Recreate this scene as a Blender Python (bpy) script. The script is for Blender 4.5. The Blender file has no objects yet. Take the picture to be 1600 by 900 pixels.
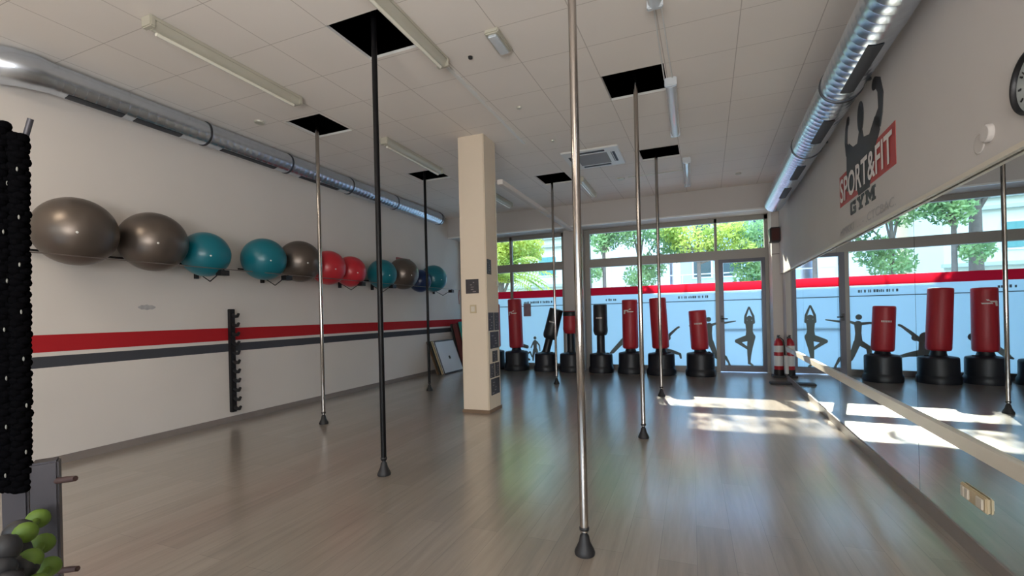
import bpy, bmesh, math, random
from mathutils import Vector, Matrix
random.seed(7)
S = 0.9          # one layout unit in metres
PI = math.pi
COL = bpy.context.scene.collection
scene = bpy.context.scene

# ------------------------------------------------------------------ materials
def new_mat(name):
    m = bpy.data.materials.new(name); m.use_nodes = True
    nt = m.node_tree; nt.nodes.clear()
    out = nt.nodes.new('ShaderNodeOutputMaterial')
    return m, nt, out
def N(nt, t, **k):
    n = nt.nodes.new(t)
    for a, b in k.items(): setattr(n, a, b)
    return n
def L(nt, a, b): nt.links.new(a, b)
def pbr(name, col, rough=0.5, metal=0.0, noise=0.0, nscale=8.0, bump=0.0, bscale=60.0, coat=0.0, spec=0.5):
    m, nt, out = new_mat(name)
    b = N(nt, 'ShaderNodeBsdfPrincipled'); L(nt, b.outputs[0], out.inputs[0])
    b.inputs['Base Color'].default_value = (*col, 1)
    b.inputs['Roughness'].default_value = rough
    b.inputs['Metallic'].default_value = metal
    b.inputs['Coat Weight'].default_value = coat
    b.inputs['Specular IOR Level'].default_value = spec
    tc = N(nt, 'ShaderNodeTexCoord')
    if noise > 0:
        n = N(nt, 'ShaderNodeTexNoise'); n.inputs['Scale'].default_value = nscale; n.inputs['Detail'].default_value = 4
        L(nt, tc.outputs['Object'], n.inputs['Vector'])
        r = N(nt, 'ShaderNodeMapRange'); r.inputs['To Min'].default_value = 1 - noise; r.inputs['To Max'].default_value = 1 + noise
        L(nt, n.outputs['Fac'], r.inputs['Value'])
        mx = N(nt, 'ShaderNodeVectorMath', operation='SCALE'); mx.inputs[0].default_value = col
        L(nt, r.outputs[0], mx.inputs['Scale']); L(nt, mx.outputs[0], b.inputs['Base Color'])
    if bump > 0:
        n2 = N(nt, 'ShaderNodeTexNoise'); n2.inputs['Scale'].default_value = bscale
        L(nt, tc.outputs['Object'], n2.inputs['Vector'])
        bp = N(nt, 'ShaderNodeBump'); bp.inputs['Strength'].default_value = bump; bp.inputs['Distance'].default_value = 0.01
        L(nt, n2.outputs['Fac'], bp.inputs['Height']); L(nt, bp.outputs[0], b.inputs['Normal'])
    return m
def emit(name, col, strength):
    m, nt, out = new_mat(name); e = N(nt, 'ShaderNodeEmission')
    e.inputs[0].default_value = (*col, 1); e.inputs[1].default_value = strength; L(nt, e.outputs[0], out.inputs[0]); return m
def math_(nt, op, a, b=None, c=None):
    n = N(nt, 'ShaderNodeMath', operation=op)
    for i, v in enumerate((a, b, c)):
        if v is None: continue
        if isinstance(v, (int, float)): n.inputs[i].default_value = v
        else: L(nt, v, n.inputs[i])
    return n.outputs[0]

M = {}
WALLC = (0.66, 0.62, 0.585)
M['wall'] = pbr('wall_paint', WALLC, 0.85, noise=0.04, nscale=1.3, bump=0.15, bscale=40, spec=0.2)
M['wall_grey'] = pbr('wall_paint_greyed', (0.55, 0.52, 0.50), 0.8, noise=0.04, nscale=2, spec=0.2)
M['column'] = pbr('column_paint', (0.70, 0.60, 0.48), 0.8, noise=0.03, nscale=2, spec=0.2)
M['frame'] = pbr('aluminium_frame', (0.27, 0.255, 0.235), 0.42, metal=0.2)
M['frame_dark'] = pbr('dark_door_frame', (0.08, 0.08, 0.10), 0.4, metal=0.3)
M['galv'] = pbr('galvanised_steel', (0.62, 0.68, 0.76), 0.27, metal=1.0, noise=0.12, nscale=14)
M['galv_dark'] = pbr('duct_clamp', (0.06, 0.065, 0.075), 0.4, metal=0.6)
M['vent'] = pbr('vent_mesh', (0.05, 0.055, 0.065), 0.6, metal=0.3)
M['chrome'] = pbr('chrome', (0.38, 0.35, 0.325), 0.12, metal=1.0)
M['black_pole'] = pbr('black_pole', (0.004, 0.004, 0.005), 0.4, spec=0.2)
M['rubber'] = pbr('black_rubber', (0.012, 0.012, 0.014), 0.55, bump=0.1)
M['base'] = pbr('black_plastic', (0.012, 0.014, 0.02), 0.4, spec=0.35)
M['bag_red'] = pbr('red_vinyl', (0.42, 0.018, 0.03), 0.42, noise=0.05, bump=0.1, bscale=20)
M['bag_dark'] = pbr('black_vinyl', (0.015, 0.016, 0.018), 0.4)
M['white'] = pbr('white_plastic', (0.75, 0.75, 0.73), 0.4)
M['fixture'] = pbr('fixture_body', (0.52, 0.50, 0.42), 0.35, metal=0.2)
M['tube'] = pbr('fluorescent_tube', (0.8, 0.78, 0.68), 0.12, coat=0.5)
M['cover'] = pbr('clear_ribbed_cover', (0.62, 0.66, 0.70), 0.12, coat=0.3)
M['beige'] = pbr('beige_plastic', (0.52, 0.42, 0.27), 0.45)
M['cream'] = pbr('cream_moulding', (0.62, 0.56, 0.47), 0.4)
M['skirt'] = pbr('grey_brown_skirting', (0.22, 0.19, 0.175), 0.5, noise=0.1)
M['ball_grey'] = pbr('ball_pewter', (0.150, 0.125, 0.108), 0.36, metal=0.75, spec=0.6)
M['ball_teal'] = pbr('ball_teal', (0.003, 0.145, 0.195), 0.3)
M['ball_red'] = pbr('ball_red', (0.50, 0.022, 0.035), 0.3)
M['ball_blue'] = pbr('ball_navy', (0.004, 0.02, 0.085), 0.3)
M['steel_dark'] = pbr('dark_rack_steel', (0.015, 0.015, 0.017), 0.4, metal=0.3)
M['rail_grey'] = pbr('thin_grey_rail', (0.20, 0.17, 0.16), 0.35, metal=0.5)
M['post_grey'] = pbr('grey_rack_post', (0.055, 0.052, 0.062), 0.45, metal=0.3)
M['knit'] = pbr('black_braid', (0.0025, 0.0025, 0.003), 0.9, spec=0.0)
M['fleck'] = pbr('pale_fleck', (0.22, 0.22, 0.20), 0.5)
M['green'] = pbr('green_neoprene', (0.085, 0.15, 0.012), 0.6)
M['poster'] = pbr('dark_poster', (0.035, 0.03, 0.035), 0.5, noise=0.5, nscale=30)
M['poster_ink'] = pbr('poster_pale_ink', (0.25, 0.22, 0.22), 0.6)
M['logo_dark'] = pbr('logo_charcoal', (0.045, 0.045, 0.05), 0.6)
M['logo_red'] = pbr('logo_red', (0.42, 0.06, 0.055), 0.6)
M['logo_white'] = pbr('logo_white', (0.75, 0.70, 0.67), 0.6)
M['logo_faint'] = pbr('logo_faint_grey', (0.38, 0.37, 0.37), 0.7)
M['decal'] = None
M['decal_text'] = pbr('blue_grey_window_text', (0.10, 0.16, 0.20), 0.7)
M['board_white'] = pbr('white_board', (0.72, 0.76, 0.82), 0.4)
M['board_wood'] = pbr('wood_board', (0.20, 0.13, 0.08), 0.6, noise=0.2)
M['mat_brown'] = pbr('maroon_mat', (0.12, 0.03, 0.028), 0.7)
M['mat_teal'] = pbr('teal_mat', (0.03, 0.30, 0.26), 0.7)
M['mat_grey'] = pbr('charcoal_mat', (0.035, 0.04, 0.04), 0.7)
M['speaker'] = pbr('speaker_black', (0.012, 0.008, 0.009), 0.5)
M['grille'] = pbr('speaker_grille', (0.06, 0.014, 0.012), 0.7, bump=0.5, bscale=200)
M['ext_red'] = pbr('extinguisher_red', (0.45, 0.02, 0.03), 0.35)
M['sign_red'] = pbr('red_sign_frame', (0.30, 0.05, 0.05), 0.5)
M['peg'] = pbr('dark_brown_peg', (0.05, 0.025, 0.022), 0.6)
M['plenum'] = pbr('plenum_black', (0.004, 0.004, 0.004), 1.0, spec=0.0)
M['asphalt'] = pbr('pavement', (0.38, 0.37, 0.35), 0.9, noise=0.15, nscale=3)
M['bark'] = pbr('bark', (0.17, 0.14, 0.12), 0.9, noise=0.3, nscale=10, bump=0.5, bscale=20)
M['bld_pale'] = pbr('pale_render', (0.66, 0.70, 0.60), 0.85, noise=0.05, nscale=1)
M['bld_trim'] = pbr('stone_ledge', (0.42, 0.47, 0.42), 0.85)
M['bld_blue'] = pbr('pale_blue_cladding', (0.40, 0.54, 0.76), 0.6, noise=0.05, nscale=1)
M['bld_white'] = pbr('white_cladding', (0.72, 0.74, 0.78), 0.6)
M['bld_glass'] = pbr('facade_glass', (0.04, 0.08, 0.09), 0.15)
M['shutter'] = pbr('teal_shutter', (0.10, 0.28, 0.26), 0.6)
M['clock_face'] = pbr('clock_face', (0.42, 0.46, 0.46), 0.25)

def leafmat(name, c1, c2):
    m, nt, out = new_mat(name)
    oi = N(nt, 'ShaderNodeTexCoord'); n = N(nt, 'ShaderNodeTexNoise'); n.inputs['Scale'].default_value = 1.3; n.inputs['Detail'].default_value = 5
    L(nt, oi.outputs['Object'], n.inputs['Vector'])
    r = N(nt, 'ShaderNodeValToRGB'); r.color_ramp.elements[0].color = (*c1, 1); r.color_ramp.elements[1].color = (*c2, 1)
    r.color_ramp.elements[0].position = 0.38; r.color_ramp.elements[1].position = 0.62
    L(nt, n.outputs['Fac'], r.inputs[0])
    d = N(nt, 'ShaderNodeBsdfDiffuse'); t = N(nt, 'ShaderNodeBsdfTranslucent'); mx = N(nt, 'ShaderNodeMixShader'); mx.inputs[0].default_value = 0.5
    L(nt, r.outputs[0], d.inputs[0]); L(nt, r.outputs[0], t.inputs[0]); L(nt, d.outputs[0], mx.inputs[1]); L(nt, t.outputs[0], mx.inputs[2])
    L(nt, mx.outputs[0], out.inputs[0]); return m
M['leaf_yellow'] = leafmat('leaf_yellow_green', (0.26, 0.38, 0.08), (0.80, 0.82, 0.22))
M['leaf_green'] = leafmat('leaf_green', (0.13, 0.27, 0.13), (0.42, 0.58, 0.26))
M['leaf_dull'] = leafmat('leaf_dull_green', (0.14, 0.24, 0.16), (0.30, 0.42, 0.30))

def thin(name, kind, col, fac):
    m, nt, out = new_mat(name)
    if kind == 'glass':
        t = N(nt, 'ShaderNodeBsdfTransparent'); t.inputs[0].default_value = (*col, 1)
        g = N(nt, 'ShaderNodeBsdfGlossy'); g.inputs['Roughness'].default_value = 0.02
        f = N(nt, 'ShaderNodeFresnel'); f.inputs[0].default_value = 1.35
        mx = N(nt, 'ShaderNodeMixShader'); L(nt, f.outputs[0], mx.inputs[0]); L(nt, t.outputs[0], mx.inputs[1]); L(nt, g.outputs[0], mx.inputs[2])
        L(nt, mx.outputs[0], out.inputs[0])
    else:
        t = N(nt, 'ShaderNodeBsdfTranslucent'); t.inputs[0].default_value = (*col, 1)
        d = N(nt, 'ShaderNodeBsdfDiffuse'); d.inputs[0].default_value = (*col, 1)
        mx = N(nt, 'ShaderNodeMixShader'); mx.inputs[0].default_value = fac
        L(nt, t.outputs[0], mx.inputs[1]); L(nt, d.outputs[0], mx.inputs[2]); L(nt, mx.outputs[0], out.inputs[0])
    return m
M['decal'] = pbr('grey_window_decal', (0.22, 0.28, 0.28), 0.8)
M['glass'] = thin('window_glass', 'glass', (0.97, 1.0, 0.99), 0)
M['film'] = thin('frosted_film', 'film', (0.66, 0.84, 0.97), 0.08)
M['film_red'] = thin('red_window_band', 'film', (0.52, 0.010, 0.028), 0.35)

# mirror
m, nt, out = new_mat('mirror_silver'); g = N(nt, 'ShaderNodeBsdfGlossy'); g.inputs['Color'].default_value = (0.86, 0.90, 0.91, 1); g.inputs['Roughness'].default_value = 0.0
L(nt, g.outputs[0], out.inputs[0]); M['mirror'] = m

# left wall paint with its red and grey stripes
m, nt, out = new_mat('striped_wall'); b = N(nt, 'ShaderNodeBsdfPrincipled'); b.inputs['Roughness'].default_value = 0.8; b.inputs['Specular IOR Level'].default_value = 0.2
L(nt, b.outputs[0], out.inputs[0]); tc = N(nt, 'ShaderNodeTexCoord'); sp = N(nt, 'ShaderNodeSeparateXYZ'); L(nt, tc.outputs['Object'], sp.inputs[0])
z = sp.outputs[2]
def band(nt, z, lo, hi): return math_(nt, 'MULTIPLY', math_(nt, 'GREATER_THAN', z, lo * S), math_(nt, 'LESS_THAN', z, hi * S))
nz = N(nt, 'ShaderNodeTexNoise'); nz.inputs['Scale'].default_value = 1.2; L(nt, tc.outputs['Object'], nz.inputs['Vector'])
mr = N(nt, 'ShaderNodeMapRange'); mr.inputs['To Min'].default_value = 0.96; mr.inputs['To Max'].default_value = 1.04; L(nt, nz.outputs[0], mr.inputs[0])
vs = N(nt, 'ShaderNodeVectorMath', operation='SCALE'); vs.inputs[0].default_value = WALLC; L(nt, mr.outputs[0], vs.inputs['Scale'])
m1 = N(nt, 'ShaderNodeMix', data_type='RGBA'); L(nt, band(nt, z, 1.215, 1.40), m1.inputs[0]); L(nt, vs.outputs[0], m1.inputs[6]); m1.inputs[7].default_value = (0.40, 0.016, 0.022, 1)
m2 = N(nt, 'ShaderNodeMix', data_type='RGBA'); L(nt, band(nt, z, 1.05, 1.17), m2.inputs[0]); L(nt, m1.outputs[2], m2.inputs[6]); m2.inputs[7].default_value = (0.055, 0.058, 0.07, 1)
L(nt, m2.outputs[2], b.inputs['Base Color']); M['wall_left'] = m

# ceiling tiles
m, nt, out = new_mat('ceiling_tiles'); b = N(nt, 'ShaderNodeBsdfPrincipled'); b.inputs['Roughness'].default_value = 0.9; b.inputs['Specular IOR Level'].default_value = 0.1
L(nt, b.outputs[0], out.inputs[0]); tc = N(nt, 'ShaderNodeTexCoord'); sp = N(nt, 'ShaderNodeSeparateXYZ'); L(nt, tc.outputs['Object'], sp.inputs[0])
xs = math_(nt, 'SUBTRACT', sp.outputs[0], math_(nt, 'MULTIPLY', math_(nt, 'SUBTRACT', sp.outputs[1], 5 * S), 0.03))
def gridline(nt, v, off, per, w):
    f = math_(nt, 'FRACT', math_(nt, 'DIVIDE', math_(nt, 'SUBTRACT', v, (off - 40 * per) * S), per * S))
    return math_(nt, 'MULTIPLY', math_(nt, 'LESS_THAN', f, w), 1.0)
gx = gridline(nt, xs, 0.49, 0.72, 0.012); gy = gridline(nt, sp.outputs[1], 4.03, 0.6675, 0.010)
g = math_(nt, 'MAXIMUM', gx, gy)
nz = N(nt, 'ShaderNodeTexNoise'); nz.inputs['Scale'].default_value = 0.9; nz.inputs['Detail'].default_value = 3; L(nt, tc.outputs['Object'], nz.inputs['Vector'])
mr = N(nt, 'ShaderNodeMapRange'); mr.inputs['To Min'].default_value = 0.93; mr.inputs['To Max'].default_value = 1.05; L(nt, nz.outputs[0], mr.inputs[0])
vs = N(nt, 'ShaderNodeVectorMath', operation='SCALE'); vs.inputs[0].default_value = (0.80, 0.75, 0.70); L(nt, mr.outputs[0], vs.inputs['Scale'])
m1 = N(nt, 'ShaderNodeMix', data_type='RGBA'); L(nt, g, m1.inputs[0]); L(nt, vs.outputs[0], m1.inputs[6]); m1.inputs[7].default_value = (0.52, 0.47, 0.43, 1)
L(nt, m1.outputs[2], b.inputs['Base Color']); M['ceiling'] = m

# laminate floor, planks running towards the windows
m, nt, out = new_mat('laminate_floor'); b = N(nt, 'ShaderNodeBsdfPrincipled'); L(nt, b.outputs[0], out.inputs[0])
tc = N(nt, 'ShaderNodeTexCoord'); mp = N(nt, 'ShaderNodeMapping'); mp.inputs['Rotation'].default_value = (0, 0, PI / 2); L(nt, tc.outputs['Object'], mp.inputs[0])
bk = N(nt, 'ShaderNodeTexBrick'); bk.inputs['Scale'].default_value = 1.0; bk.inputs['Brick Width'].default_value = 1.29; bk.inputs['Row Height'].default_value = 0.192
bk.inputs['Mortar Size'].default_value = 0.0012; bk.inputs['Color1'].default_value = (0.235, 0.195, 0.158, 1); bk.inputs['Color2'].default_value = (0.285, 0.238, 0.195, 1)
bk.inputs['Mortar'].default_value = (0.15, 0.125, 0.105, 1); bk.offset = 0.37; L(nt, mp.outputs[0], bk.inputs['Vector'])
mp2 = N(nt, 'ShaderNodeMapping'); mp2.inputs['Scale'].default_value = (13, 0.9, 1); L(nt, tc.outputs['Object'], mp2.inputs[0])
gn = N(nt, 'ShaderNodeTexNoise'); gn.inputs['Scale'].default_value = 1.6; gn.inputs['Detail'].default_value = 7; gn.inputs['Roughness'].default_value = 0.62; L(nt, mp2.outputs[0], gn.inputs['Vector'])
mr = N(nt, 'ShaderNodeMapRange'); mr.inputs['From Min'].default_value = 0.3; mr.inputs['From Max'].default_value = 0.7; mr.inputs['To Min'].default_value = 0.80; mr.inputs['To Max'].default_value = 1.16; L(nt, gn.outputs[0], mr.inputs[0])
vs = N(nt, 'ShaderNodeVectorMath', operation='SCALE'); L(nt, bk.outputs[0], vs.inputs[0]); L(nt, mr.outputs[0], vs.inputs['Scale']); L(nt, vs.outputs[0], b.inputs['Base Color'])
b.inputs['Specular IOR Level'].default_value = 0.6; b.inputs['Coat Weight'].default_value = 1.0; b.inputs['Coat Roughness'].default_value = 0.20; b.inputs['Coat IOR'].default_value = 2.1
rn = N(nt, 'ShaderNodeMapRange'); rn.inputs['To Min'].default_value = 0.24; rn.inputs['To Max'].default_value = 0.40; L(nt, gn.outputs[0], rn.inputs[0]); L(nt, rn.outputs[0], b.inputs['Roughness'])
bp = N(nt, 'ShaderNodeBump'); bp.inputs['Strength'].default_value = 0.08; bp.inputs['Distance'].default_value = 0.004; L(nt, gn.outputs[0], bp.inputs['Height']); L(nt, bp.outputs[0], b.inputs['Normal'])
M['floor'] = m

# ------------------------------------------------------------------ mesh builder
class MB:
    """Collects shapes in layout units, builds ONE mesh object (metres)."""
    def __init__(s): s.v = []; s.f = []; s.sm = []; s.mi = []; s.cur = 0
    def add(s, vs, fs, smooth=False, T=None):
        o = len(s.v)
        for p in vs:
            p = Vector(p)
            if T is not None: p = T @ p
            s.v.append(p)
        for f in fs: s.f.append([i + o for i in f]); s.sm.append(smooth); s.mi.append(s.cur)
        return s
    def box(s, a, b, T=None, bev=0.0):
        x0, y0, z0 = [min(a[i], b[i]) for i in range(3)]; x1, y1, z1 = [max(a[i], b[i]) for i in range(3)]
        if bev <= 0:
            vs = [(x0, y0, z0), (x1, y0, z0), (x1, y1, z0), (x0, y1, z0), (x0, y0, z1), (x1, y0, z1), (x1, y1, z1), (x0, y1, z1)]
            return s.add(vs, [(0, 3, 2, 1), (4, 5, 6, 7), (0, 1, 5, 4), (1, 2, 6, 5), (2, 3, 7, 6), (3, 0, 4, 7)], False, T)
        bm = bmesh.new(); bmesh.ops.create_cube(bm, size=1)
        for v in bm.verts: v.co = Vector(((x0 + x1) / 2 + v.co.x * (x1 - x0), (y0 + y1) / 2 + v.co.y * (y1 - y0), (z0 + z1) / 2 + v.co.z * (z1 - z0)))
        bmesh.ops.bevel(bm, geom=bm.edges[:], offset=bev, segments=2, affect='EDGES')
        bm.verts.index_update()
        s.add([v.co.copy() for v in bm.verts], [[v.index for v in f.verts] for f in bm.faces], False, T); bm.free(); return s
    def lathe(s, prof, n=32, T=None, smooth=True, cap=True):
        vs = []; fs = []
        for (r, z) in prof:
            for k in range(n): vs.append((r * math.cos(2 * PI * k / n), r * math.sin(2 * PI * k / n), z))
        for i in range(len(prof) - 1):
            for k in range(n): fs.append((i * n + k, i * n + (k + 1) % n, (i + 1) * n + (k + 1) % n, (i + 1) * n + k))
        s.add(vs, fs, smooth, T)
        if cap:
            s.add(vs[:n], [list(range(n))[::-1]], False, T); s.add(vs[-n:], [list(range(n))], False, T)
        return s
    def tube(s, pts, r, n=12, cap=True, smooth=True, T=None):
        pts = [Vector(p) for p in pts]; rs = r if isinstance(r, (list, tuple)) else [r] * len(pts)
        vs = []; fs = []; up = None
        for i, p in enumerate(pts):
            d = (pts[min(i + 1, len(pts) - 1)] - pts[max(i - 1, 0)]).normalized()
            if up is None: up = Vector((0, 0, 1)) if abs(d.z) < 0.9 else Vector((1, 0, 0))
            a = d.cross(up).normalized(); bb = a.cross(d).normalized(); up = bb
            for k in range(n): vs.append(p + rs[i] * (a * math.cos(2 * PI * k / n) + bb * math.sin(2 * PI * k / n)))
        for i in range(len(pts) - 1):
            for k in range(n): fs.append((i * n + k, (i + 1) * n + k, (i + 1) * n + (k + 1) % n, i * n + (k + 1) % n))
        s.add(vs, fs, smooth, T)
        if cap: s.add(vs[:n], [list(range(n))], False, T); s.add(vs[-n:], [list(range(n))[::-1]], False, T)
        return s
    def sphere(s, c, r, n=24, m=14, sc=(1, 1, 1), T=None):
        c = Vector(c); vs = [c + Vector((0, 0, r * sc[2]))]; fs = []
        for i in range(1, m):
            t = PI * i / m
            for k in range(n): a = 2 * PI * k / n; vs.append(c + Vector((r * sc[0] * math.sin(t) * math.cos(a), r * sc[1] * math.sin(t) * math.sin(a), r * sc[2] * math.cos(t))))
        vs.append(c - Vector((0, 0, r * sc[2])))
        for k in range(n): fs.append((0, 1 + k, 1 + (k + 1) % n))
        for i in range(m - 2):
            for k in range(n): fs.append((1 + i * n + k, 1 + (i + 1) * n + k, 1 + (i + 1) * n + (k + 1) % n, 1 + i * n + (k + 1) % n))
        e = len(vs) - 1
        for k in range(n): fs.append((e, 1 + (m - 2) * n + (k + 1) % n, 1 + (m - 2) * n + k))
        return s.add(vs, fs, True, T)
    def prism(s, poly, t, T=None):
        """poly in local x,y extruded from z=0 to z=t"""
        n = len(poly)
        bm = bmesh.new(); vv = [bm.verts.new((p[0], p[1], 0)) for p in poly]; f = bm.faces.new(vv)
        if t:
            r = bmesh.ops.extrude_face_region(bm, geom=[f])
            for v in [g for g in r['geom'] if isinstance(g, bmesh.types.BMVert)]: v.co.z += t
        bmesh.ops.triangulate(bm, faces=bm.faces[:]); bmesh.ops.recalc_face_normals(bm, faces=bm.faces[:]); bm.verts.index_update()
        s.add([v.co.copy() for v in bm.verts], [[v.index for v in f.verts] for f in bm.faces], False, T); bm.free(); return s
    def build(s, name, mats, parent=None, origin=(0, 0, 0)):
        me = bpy.data.meshes.new(name); og = Vector(origin)
        me.from_pydata([(p - og) * S for p in s.v], [], s.f); me.update()
        me.polygons.foreach_set('use_smooth', s.sm)
        if not isinstance(mats, (list, tuple)): mats = [mats]
        for mt in mats: me.materials.append(mt)
        me.polygons.foreach_set('material_index', s.mi)
        o = bpy.data.objects.new(name, me); COL.objects.link(o); o.location = og * S
        if parent is not None: o.parent = parent
        return o

def tag(o, label=None, cat=None, group=None, kind=None):
    if label: o['label'] = label
    if cat: o['category'] = cat
    if group: o['group'] = group
    if kind: o['kind'] = kind
    return o
def empty(name, loc=(0, 0, 0), rz=0.0):
    o = bpy.data.objects.new(name, None); COL.objects.link(o); o.location = Vector(loc) * S; o.rotation_euler = (0, 0, rz)
    o.empty_display_size = 0.1; return o
def struct(name, mb, mat, parent=None):
    o = mb.build(name, mat, parent)
    if parent is None: o['kind'] = 'structure'
    return o
def sroot(name, loc=(0, 0, 0)):
    o = empty(name, loc); o['kind'] = 'structure'; return o
def text_mb(mb, txt, T, size=1.0, sx=1.0, off=0.0, thick=0.004):
    """adds flat extruded lettering to a builder (local x = reading direction, y = up)"""
    cu = bpy.data.curves.new('t', 'FONT'); cu.body = txt; cu.size = size; cu.offset = off; cu.resolution_u = 3
    ob = bpy.data.objects.new('t', cu); COL.objects.link(ob)
    dg = bpy.context.evaluated_depsgraph_get(); me = bpy.data.meshes.new_from_object(ob.evaluated_get(dg))
    xs_ = [v.co.x for v in me.vertices]; x0 = min(xs_)
    W = (max(xs_) - x0) * sx
    vs = [((v.co.x - x0) * sx, v.co.y, thick) for v in me.vertices]
    mb.add(vs, [list(p.vertices) for p in me.polygons], False, T)
    bpy.data.objects.remove(ob); bpy.data.meshes.remove(me); bpy.data.curves.remove(cu)
    return W

# ------------------------------------------------------------------ dimensions
LX, WY, H = -6.4, 12.07, 4.27      # left wall, window wall, ceiling
BY = -4.0                          # back wall
SA, SB = 1.405, 0.0415             # right wall: x = SA + SB*y
def rx(y, d=0.0): return SA + SB * y + d

# ------------------------------------------------------------------ room shell
struct('floor', MB().box((LX - .2, BY - .2, -0.1), (2.5, WY + 0.05, 0)), M['floor'])
# ceiling with the open tiles (sheared grid)
holes = [(-3.11, -2.46, 3.36, 3.99), (-5.22, -4.60, 4.75, 5.37), (-0.94, -0.24, 5.36, 6.02), (-5.16, -4.50, 7.42, 8.00),
         (-2.99, -2.37, 8.66, 9.37), (-0.88, -0.24, 8.07, 8.67), (-0.92, -0.30, 2.30, 2.95)]
xsn = sorted(set([LX - .3, 2.3] + [h_[i] for h_ in holes for i in (0, 1)])); ysn = sorted(set([BY - .2, WY] + [h_[i] for h_ in holes for i in (2, 3)]))
cb = MB(); up = MB()
for i in range(len(xsn) - 1):
    for j in range(len(ysn) - 1):
        cx, cy = (xsn[i] + xsn[i + 1]) / 2, (ysn[j] + ysn[j + 1]) / 2
        if any(a < cx < b_ and c < cy < d for a, b_, c, d in holes): continue
        q = [(xsn[i], ysn[j]), (xsn[i + 1], ysn[j]), (xsn[i + 1], ysn[j + 1]), (xsn[i], ysn[j + 1])]
        q = [(u + 0.03 * (v - 5), v) for u, v in q]
        cb.add([(u, v, H) for u, v in q], [(0, 3, 2, 1)])
        up.add([(u, v, H + .03) for u, v in q], [(0, 1, 2, 3)])
ceil = struct('ceiling', cb, M['ceiling'])
rim = MB()
for a, b_, c, d in holes:
    q = [(u + 0.03 * (v - 5), v) for u, v in ((a, c), (b_, c), (b_, d), (a, d))]
    for k in range(4):
        p0, p1 = q[k], q[(k + 1) % 4]
        rim.add([(*p0, H), (*p1, H), (*p1, H + .03), (*p0, H + .03)], [(0, 1, 2, 3)])
up.cur = 0
pl = MB(); pl.v, pl.f, pl.sm, pl.mi = up.v, up.f, up.sm, up.mi
pl.box((LX - .3, BY - .2, 5.3), (2.3, WY, 5.4)).box((LX - .35, BY - .2, H), (LX - .3, WY, 5.4)).box((2.3, BY - .2, H), (2.35, WY, 5.4))
pl.box((LX - .3, WY, H), (2.3, WY + .05, 5.4)).box((LX - .3, BY - .25, H), (2.3, BY - .2, 5.4))
pl.build('ceiling_void', M['plenum'], ceil)
rim.build('tile_edge', M['white'], ceil)

struct('wall_left', MB().box((LX - .2, BY - .2, 0), (LX, WY + .3, H + .03)), M['wall_left'])
struct('baseboard_left', MB().box((LX, BY, 0), (LX + .018, WY - .4, .085)), M['skirt'])
# right wall (slightly out of square)
wr = MB()
wr.add([(rx(BY - .2), BY - .2, 0), (rx(BY - .2, .3), BY - .2, 0), (rx(WY + .3, .3), WY + .3, 0), (rx(WY + .3), WY + .3, 0),
        (rx(BY - .2), BY - .2, H + .03), (rx(BY - .2, .3), BY - .2, H + .03), (rx(WY + .3, .3), WY + .3, H + .03), (rx(WY + .3), WY + .3, H + .03)],
       [(0, 1, 2, 3), (4, 7, 6, 5), (0, 4, 5, 1), (1, 5, 6, 2), (2, 6, 7, 3), (3, 7, 4, 0)])
struct('wall_right', wr, M['wall_grey'])
def slab(y0, y1, d0, d1, z0, z1, mb=None):
    """slab parallel to the right wall; d = distance out of the wall into the room"""
    mb = mb or MB()
    v = [(rx(y0, -d1), y0), (rx(y0, -d0), y0), (rx(y1, -d0), y1), (rx(y1, -d1), y1)]
    mb.add([(a, b_, z0) for a, b_ in v] + [(a, b_, z1) for a, b_ in v], [(0, 3, 2, 1), (4, 5, 6, 7), (0, 1, 5, 4), (1, 2, 6, 5), (2, 3, 7, 6), (3, 0, 4, 7)])
    return mb
FD = 0.05
fas = struct('trim_1', slab(BY, 11.45, 0.0, FD, 2.26, H), M['wall_grey'])
slab(BY, 11.0, FD - .02, FD + .008, 2.235, 2.262).build('edge_strip', M['cream'], fas)
struct('baseboard_right', slab(BY, 10.9, 0.0, .03, 0, .10), M['skirt'])
seams = [-3.5, -0.6, 1.9, 4.27, 6.6, 8.9, 10.9]
for k in range(len(seams) - 1):
    o = slab(seams[k] + .003, seams[k + 1] - .003, 0.002, .02, .10, 2.24).build('wall_mirror', M['mirror'])
    tag(o, ['mirror panel nearest the back of the room', 'mirror panel beside the camera', 'large wall mirror panel right of the upright seam, with the beige sockets',
            'large wall mirror panel just left of the upright seam beyond the sockets', 'middle wall mirror panel catching the sun patches', 'last wall mirror panel next to the white pier by the door'][k], 'mirror', 'wall mirror panels on the right wall')
st = slab(BY, 10.95, 0.02, .045, .615, .70).build('mirror_rail', M['cream'])
tag(st, 'long cream rail running low along the wall mirrors', 'rail')
# window head bulkhead
bh = MB().box((LX, 11.35, 3.715), (rx(11.5), WY + .3, H + .03))
bulk = struct('wall_bulkhead', bh, M['wall_grey'])
MB().box((LX, 11.335, 3.70), (rx(11.4), 11.40, 3.735)).build('edge_bead', M['white'], bulk)
# free standing column
cx0, cx1, cy0, cy1 = -3.33, -2.89, 6.27, 6.73
colm = struct('wall_column', MB().box((cx0, cy0, 0), (cx1, cy1, H + .02), bev=.012), M['column'])
MB().box((cx0 - .012, cy0 - .012, 0), (cx1 + .012, cy1 + .012, .05)).build('plinth', M['board_wood'], colm)
# pier between window bays, pier by the door
struct('wall_pier', MB().box((-3.16, 11.85, 0), (-2.64, WY + .25, 3.72)), M['wall_grey'])
pr = struct('wall_pier_right', MB().box((1.69, 11.5, 0), (1.92, WY + .25, 3.72)), M['wall'])
MB().box((1.685, 11.494, 2.70), (1.93, 11.5, 2.715)).build('joint_line', M['skirt'], pr)
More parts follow.
